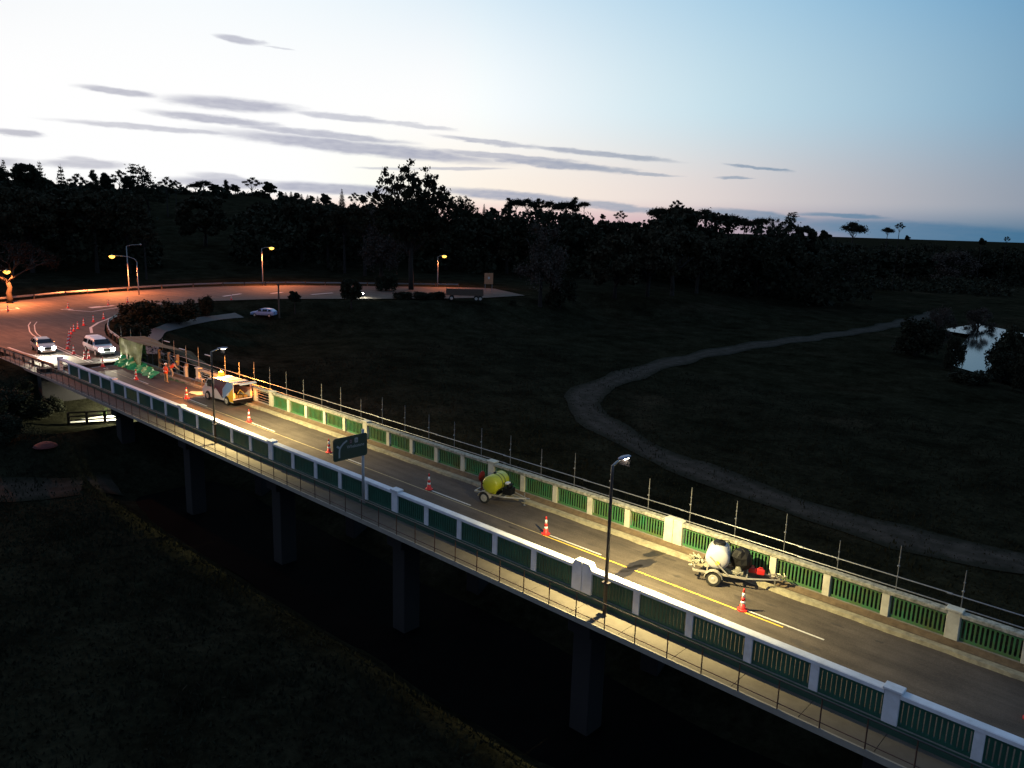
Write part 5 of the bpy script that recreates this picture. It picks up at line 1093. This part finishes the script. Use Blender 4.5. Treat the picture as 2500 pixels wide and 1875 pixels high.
def tree(kind, px, top, wpx, where, label, cat='tree', group=None, var=0, rz=None, base=None, zoff=0, lift=None):
    """where: distance in metres along the ground, or a (px,py) ground point"""
    key = (kind, var)
    if key not in PR: PR[key] = proto(kind, hash(kind) % 97+var*31 if False else sum(map(ord, kind))+var*31)
    if isinstance(where, tuple): P = gnd(*where)
    else:
        d = ray(px, 560); d.z = 0; d.normalize(); P = CAM+d*where; P.z = hz_(P.x, P.y)
    if zoff: P.z += zoff
    Pt = atdepth(px, top, P); h = Pt.z-P.z; w = wpx/FPX*((P-CAM).dot(_F))
    t = thing(NAMES[kind], label, cat, (P.x, P.y, P.z), rz if rz is not None else YAW-math.pi/2, group)
    cm, tm_ = PR[key]
    hc = min(h, {'lacy': 1.25, 'umbrella': 1.0, 'cone': 2.6, 'column': 2.2, 'willow': 1.25, 'pine': 1.2, 'gum': 1.3}.get(kind, 1.1)*w) if cat == 'tree' and kind != 'bare' else h
    for nm, me_ in (('crown', cm), ('trunk', tm_)):
        o = bpy.data.objects.new(nm, me_); COL.objects.link(o); o.parent = t; o.scale = (w, w, hc); o.location = (0, 0, h-hc)
    if h-hc > .5:
        m = MB(); m.tube([(0, 0, -.3), (0, 0, h-hc+.05*hc)], [.032*w*1.3, .03*w], 8); m.build('lower_trunk', trunkm, t)
    return t
def rot(k): return YAW-math.pi/2+k
SK = 'trees on the skyline'
r_ = lambda: rot(random.uniform(-2, 2))
# skyline, left to right
tree('round', 10, 398, 70, 250, 'broad dark tree at the far left edge of the skyline', group=SK, rz=r_())
tree('cone', 24, 388, 34, 285, 'thin conifer tip rising left of the first broad skyline tree', group=SK)
tree('round', 76, 396, 84, 255, 'round dark tree between the two thin conifer tips at the left', group=SK, var=1, rz=r_())
tree('cone', 110, 392, 46, 250, 'tall thin conifer tip against the bright sky near the left', group=SK, var=1)
tree('round', 128, 432, 60, 250, 'low round tree leaning against the tall thin conifer', group=SK, rz=r_())
tree('cone', 160, 400, 56, 300, 'dark layered conifer standing alone right of a gap in the skyline', group=SK)
tree('lacy', 196, 424, 50, 360, 'small see-through tree right of the layered conifer', group=SK)
tree('column', 237, 412, 28, 300, 'dark upright cypress with a pointed top on the left skyline', group=SK)
tree('round', 268, 420, 52, 310, 'dense tree joined to the right of the dark cypress', group=SK, rz=r_())
tree('lacy', 300, 415, 44, 340, 'thin glowing tree top between the cypress and the leaning pine', group=SK, var=1)
tree('round', 322, 428, 44, 310, 'dense low tree left of the leaning pine', group=SK, var=1, rz=r_())
tree('pine', 366, 400, 92, 300, 'large pine with its top leaning left, highest shape on the left skyline', group=SK, rz=rot(.2))
tree('lacy', 412, 432, 44, 320, 'open crowned tree in the skirts of the leaning pine', group=SK)
tree('lacy', 434, 440, 34, 320, 'last open tree before the bare hill crest', group=SK, var=1)
tree('umbrella', 482, 446, 44, 415, 'flat topped tree just right of the bare hill crest', group=SK)
tree('umbrella', 502, 438, 44, 410, 'second flat topped tree right of the bare hill crest', group=SK, var=1)
tree('round', 528, 447, 38, 410, 'low dark tree right of the two flat topped trees', group=SK, rz=r_())
tree('column', 557, 436, 24, 410, 'small dark cypress in the middle of the left skyline', group=SK, var=1)
tree('round', 578, 448, 32, 410, 'rounded tree touching the small dark cypress', group=SK)
tree('lacy', 618, 433, 50, 420, 'lollipop shaped tree with a clear gap under its crown', group=SK)
tree('round', 661, 441, 44, 420, 'domed tree right of the lollipop shaped one', group=SK, rz=r_())
for i, (px, tp) in enumerate(((688, 465), (700, 468), (713, 466), (727, 469), (738, 472), (753, 474), (763, 476), (777, 477))):
    tree('cone' if i % 3 else 'round', px, tp, 20, 400, 'small tree in the even row right of the domed tree', group='row of small trees on the skyline', var=i % 2)
tree('round', 796, 470, 36, 420, 'low bushy tree left of the small black conifer', group=SK)
tree('cone', 836, 459, 22, 400, 'small black conifer alone on the low middle skyline', group=SK, var=1)
tree('lacy', 866, 470, 34, 400, 'low ragged tree right of the small black conifer', group=SK, var=1)
tree('round', 888, 474, 26, 400, 'low round tree under the left edge of the tallest gum', group=SK)
tree('gum', 1004, 411, 238, 176, 'tallest gum tree, its ragged crown breaking the middle of the skyline', cat='tree', rz=rot(.0), zoff=0)
tree('gum', 1126, 480, 78, 240, 'smaller gum tree stepping down right of the tallest one', group=SK, var=1)
tree('cone', 1181, 496, 14, 330, 'tiny spire in the pink gap right of the gum trees', group=SK)
tree('round', 1204, 504, 34, 330, 'low mound of tree in the pink gap', group=SK)
for i, (px, tp, w) in enumerate(((1240, 483, 56), (1258, 482, 50), (1288, 482, 58), (1314, 484, 54), (1342, 488, 54), (1376, 488, 56), (1402, 481, 62), (1424, 490, 34))):
    tree('umbrella' if i % 3 else 'lacy', px, tp, w, 300, ('first', 'second', 'third', 'fourth', 'fifth', 'sixth', 'seventh', 'last')[i]+' flat crowned gum from the left in the row against the pink sky', group='row of gums against the pink sky', var=i % 2, rz=r_())
tree('round', 1470, 521, 18, 300, 'tiny tree on the low stretch of skyline after the gum row', group=SK)
tree('lacy', 1512, 514, 34, 300, 'pair shaped small tree on the low stretch of skyline', group=SK)
tree('oak', 1648, 494, 178, 240, 'wide dark tree with a high shoulder on the right skyline', group=SK, rz=r_())
tree('lacy', 1648, 489, 40, 236, 'wispy top sprouting from the wide dark tree', group=SK, var=1)
tree('umbrella', 1606, 502, 60, 240, 'flat branch crown at the left end of the wide dark tree', group=SK, var=1)
tree('umbrella', 1722, 506, 74, 245, 'flat crown stepping down right of the wide dark tree', group=SK)
tree('umbrella', 1779, 518, 72, 245, 'dense flat crown in the middle of the right skyline', group=SK, var=1)
tree('umbrella', 1817, 529, 54, 245, 'small flat crown with light showing beneath', group=SK)
tree('umbrella', 1855, 528, 50, 245, 'small flat crown left of the feathery tree', group=SK, var=1)
tree('willow', 1884, 526, 56, 266, 'feathery rounded tree left of the peaked dark tree', group=SK)
tree('pine', 1920, 516, 50, 266, 'dark tree with two sharp peaks on the right skyline', group=SK, rz=rot(2.6), var=1)
tree('oak', 1962, 546, 66, 266, 'smooth dark shoulder sloping down right of the two peaks', group=SK, rz=r_())
tree('round', 2015, 559, 40, 280, 'low mound after the skyline drops', group=SK)
tree('umbrella', 2084, 538, 68, 300, 'big round headed tree standing alone on the right horizon', group=SK)
tree('umbrella', 2168, 553, 34, 330, 'small flat tree left of the tall thin one on the horizon', group=SK)
tree('lacy', 2196, 543, 26, 330, 'tall thin tree near the right end of the horizon', group=SK)
tree('round', 2218, 573, 18, 330, 'tiny bush like tree at the foot of the tall thin one', group=SK)
tree('round', 2402, 579, 24, 420, 'tiny mound of tree on the far right horizon', group=SK)
tree('lacy', 2462, 577, 18, 420, 'tiny tree near the right edge of the horizon', group=SK, var=1)
# middle distance
MD = 'trees round the junction and fields'
tree('oak', 500, 470, 132, 262, 'large round dark tree on the grassy hillside above the brightest lamp', group=MD, rz=r_())
for i, (px, tp, w, d) in enumerate(((-20, 440, 150, 205), (70, 450, 150, 215), (150, 455, 130, 225), (230, 455, 120, 215), (310, 470, 110, 215), (350, 540, 66, 205))):
    tree('oak', px, tp, w, d, ('first', 'second', 'third', 'fourth', 'fifth', 'sixth')[i]+' dark tree from the left in the belt behind the left lamps', group='belt of trees behind the left lamps', rz=r_(), var=i % 2)
tree('bare', 28, 560, 210, (24, 742), 'leafless tree with spreading branches lit orange at the far left', rz=rot(.5))
for i, (px, tp, w, d) in enumerate(((650, 486, 96, 250), (735, 478, 110, 240), (800, 490, 90, 230), (840, 500, 84, 220), (890, 490, 100, 215))):
    tree('oak', px, tp, w, d, ('first', 'second', 'third', 'fourth', 'fifth')[i]+' dark tree from the left in the wood behind the long guard rail', group='wood behind the long guard rail', rz=r_(), var=i % 2)
tree('willow', 930, 500, 130, 205, 'brownish feathery tree lit from below beside the tallest gum', rz=r_(), group=MD)
for i, (px, tp, w, d) in enumerate(((1090, 520, 110, 235), (1170, 510, 120, 240), (1240, 520, 120, 235), (1400, 512, 120, 250), (1480, 530, 110, 240), (1545, 535, 100, 240))):
    tree('oak', px, tp, w, d, ('first', 'second', 'third', 'fourth', 'fifth', 'sixth')[i]+' dark tree from the left in the belt below the pink sky', group='belt of trees below the pink sky', rz=r_(), var=i % 2)
tree('willow', 1318, 532, 140, (1318, 748), 'pale feathery tree standing forward of the belt below the pink sky', group=MD, rz=rot(.3))
tree('bush', 1362, 640, 90, (1365, 752), 'dark bush at the foot of the pale feathery tree', cat='bush')
for i, (px, tp, w, by) in enumerate(((1500, 560, 150, 733), (1580, 545, 160, 730), (1640, 540, 150, 722), (1700, 560, 130, 716), (1760, 575, 130, 712))):
    tree('oak', px, tp, w, (px, by), ('first', 'second', 'third', 'fourth', 'fifth')[i]+' broad tree from the left in the grove in front of the lit verge', group='grove in front of the lit verge', rz=r_(), var=i % 2)
for i, (px, tp, w, by) in enumerate(((1850, 580, 140, 722), (1940, 570, 160, 718), (2030, 590, 130, 715), (2120, 600, 150, 712), (2215, 605, 150, 700), (2310, 605, 150, 690), (2400, 610, 140, 690), (2480, 606, 150, 690))):
    tree('willow' if i % 3 == 2 else 'round', px, tp, w, (px, by), ('first', 'second', 'third', 'fourth', 'fifth', 'sixth', 'seventh', 'last')[i]+' dark tree from the left along the far bank of the river', group='trees along the far bank of the river', rz=r_(), var=i % 2)
for i, (kd, px, tp, w, by, lb) in enumerate((('bush', 2235, 745, 130, 870, 'low dark bush left of the largest patch of open water'), ('willow', 2285, 740, 84, 850, 'upright dark tree left of the open water'), ('bush', 2322, 790, 56, 905, 'dark bush overlapping the left edge of the open water'),
    ('bush', 2462, 750, 136, 925, 'broad dark thicket right of the largest patch of open water'), ('bush', 2440, 830, 90, 935, 'dark bush filling the bank right of the open water'), ('bush', 2372, 893, 110, 935, 'low bush along the lower edge of the open water'), ('bush', 2500, 850, 70, 960, 'dark bush by the smallest glint of water at the right edge'), ('willow', 2385, 745, 80, 812, 'feathery tree behind the top of the open water'))):
    tree(kd, px, tp, w, (px, by), lb, group='trees and bushes round the open water', cat='bush' if kd == 'bush' else 'tree', rz=r_(), var=i % 2)
# bushes and small trees near the bend
tree('bush', 350, 715, 130, (350, 792), 'big rounded bush with its top lit orange inside the bend', cat='bush', rz=r_())
tree('bush', 440, 712, 120, (440, 786), 'dark bush joined to the right of the orange topped one', cat='bush', rz=r_(), var=1)
tree('bush', 505, 706, 50, (505, 770), 'small upright bush at the right end of the bushes inside the bend', cat='bush', rz=r_())
tree('bush', 318, 770, 90, (325, 835), 'low dark bush behind the curved guard rail near the pickup', cat='bush', rz=r_(), var=1)
tree('round', 720, 706, 40, (720, 766), 'small round tree with a thin trunk right of the dark timber pole')
tree('round', 846, 674, 72, (858, 760), 'leafy tree hiding the distant vehicle with bright lights', var=1)
tree('bush', 945, 655, 70, 172, 'reddish lit shrub below the feathery tree beyond the road', cat='bush', rz=r_())
for i, (px, w, by) in enumerate(((985, 60, 730), (1030, 60, 731), (1070, 50, 730))):
    tree('bush', px, 706, w, (px, by), 'low dark hedge clump on the verge, '+('left', 'middle', 'right')[i]+' one of three before the trailer', cat='hedge', group='hedge clumps before the trailer', rz=r_())
tree('bush', 1250, 728, 20, (1250, 744), 'tiny round shrub alone on the grass right of the flat-sided trailer', cat='shrub')
for i, (px, tp, w, by) in enumerate(((30, 925, 120, 1010), (110, 950, 110, 1020), (10, 985, 110, 1080), (60, 905, 60, 960))):
    tree('bush', px, tp, w, (px, by), ('dark bush below the footway end at the left edge', 'dark bush left of the underpass column', 'dark bush above the reddish mound at the left edge', 'small dark bush tucked under the footway near the timber fence')[i], cat='bush', group='bushes below the left end of the bridge', rz=r_(), var=i % 2)
# far-off wood covering the hillside
rng = np.random.default_rng(4); cl = []; cl2 = []
for tops, r0, r1 in (([(-150, 440), (0, 436), (140, 446), (230, 446), (330, 458), (365, 520), (380, 600)], 212, 250), ([(575, 520), (640, 500), (700, 486), (870, 488), (900, 500), (1100, 508), (1180, 512), (1215, 510), (1228, 499), (1420, 500), (1445, 524), (1560, 532), (1590, 516), (1620, 504), (1700, 507), (1745, 516), (1800, 523), (1860, 534), (1890, 530), (1920, 526), (1960, 562), (2000, 570), (2100, 582), (2300, 590), (2700, 600)], 222, 262)):
    for px in np.arange(tops[0][0], tops[-1][0], 9.):
        ty = np.interp(px, [a for a, b in tops], [b for a, b in tops])
        for k in range(5):
            r = rng.uniform(r0, r1)+(0 if px < 2150 else 200); d = ray(px+rng.uniform(-6, 6), 560); d.z = 0; d.normalize(); P = CAM+d*r; zb = hz_(P.x, P.y); zt_ = CAM.z+(ray(px, ty+rng.uniform(0, 12)).z/math.hypot(*ray(px, ty).xy))*r
            hh2 = max(1.5, zt_-zb); s = rng.uniform(2.0, 3.6); z = zb+hh2*rng.uniform(.15, 1) - s*.6; cl2.append((P.x, P.y, max(z, zb+.5), s, s, s*.8, 1))
for i in range(260):
    a = math.radians(rng.uniform(94, 113)); r = rng.uniform(330, 1300); x, y = CAM.x+r*math.cos(a), CAM.y+r*math.sin(a); z = hz_(x, y); s = rng.uniform(4, 9)*(r/600)**.5; cl2.append((x, y, z+s*.2, s*1.8, s*1.8, s*.55, 1))
for i in range(900):
    a = math.radians(rng.uniform(110, 172)); r = rng.uniform(235, 520); 
    pxa = 1250+FPX*math.tan(YAW-a)
    if 250 < pxa < 700 and r < 400 and rng.random() < .85: continue
    x, y = CAM.x+r*math.cos(a), CAM.y+r*math.sin(a); z = hz_(x, y); s = rng.uniform(2.6, 4.6)*(r/420)**.3; cl.append((x, y, z+s*.25, s, s, s*.7, 1))
V = np.concatenate([leaf_cloud(cl, 60000, .85, rng, shell=.5), leaf_cloud(cl2, 240000, .55, rng, shell=.3)]); o = bpy.data.objects.new('woodland', quads_mesh('woodland', V, leafm)); COL.objects.link(o); tag(o, kind='stuff')
# rough grass and weeds on the banks
rng = np.random.default_rng(9); n = 90000; xx = rng.uniform(-75, 30, n*3); yy = np.where(rng.random(n*3) < .5, rng.uniform(-34, -3.4, n*3), rng.uniform(8.8, 75, n*3)); dcam = np.hypot(xx-CAM.x, yy-CAM.y)
keep = (rng.random(n*3) < np.clip(60/dcam, .1, 1)); xx, yy = xx[keep][:n], yy[keep][:n]; zz = H(xx, yy); n = len(xx)
a = rng.random(n)*6.28; s = rng.uniform(.03, .09, n); h = rng.uniform(.06, .20, n)*(1+.8*(fbm(xx, yy, .5) > .2)); dx, dy = np.cos(a)*s, np.sin(a)*s; lx, ly = rng.normal(size=n)*.08, rng.normal(size=n)*.08
V = np.stack([np.stack([xx-dx, yy-dy, zz-.03], 1), np.stack([xx+dx, yy+dy, zz-.03], 1), np.stack([xx+dx*.3+lx, yy+dy*.3+ly, zz+h], 1), np.stack([xx-dx*.3+lx, yy-dy*.3+ly, zz+h*.9], 1)], 1).reshape(-1, 3)
o = bpy.data.objects.new('grass', quads_mesh('grass', V, mat('field_grass', (.018, .019, .010), .95, col2=(.009, .010, .006), nscale=.3, spec=.1))); COL.objects.link(o); tag(o, kind='stuff')
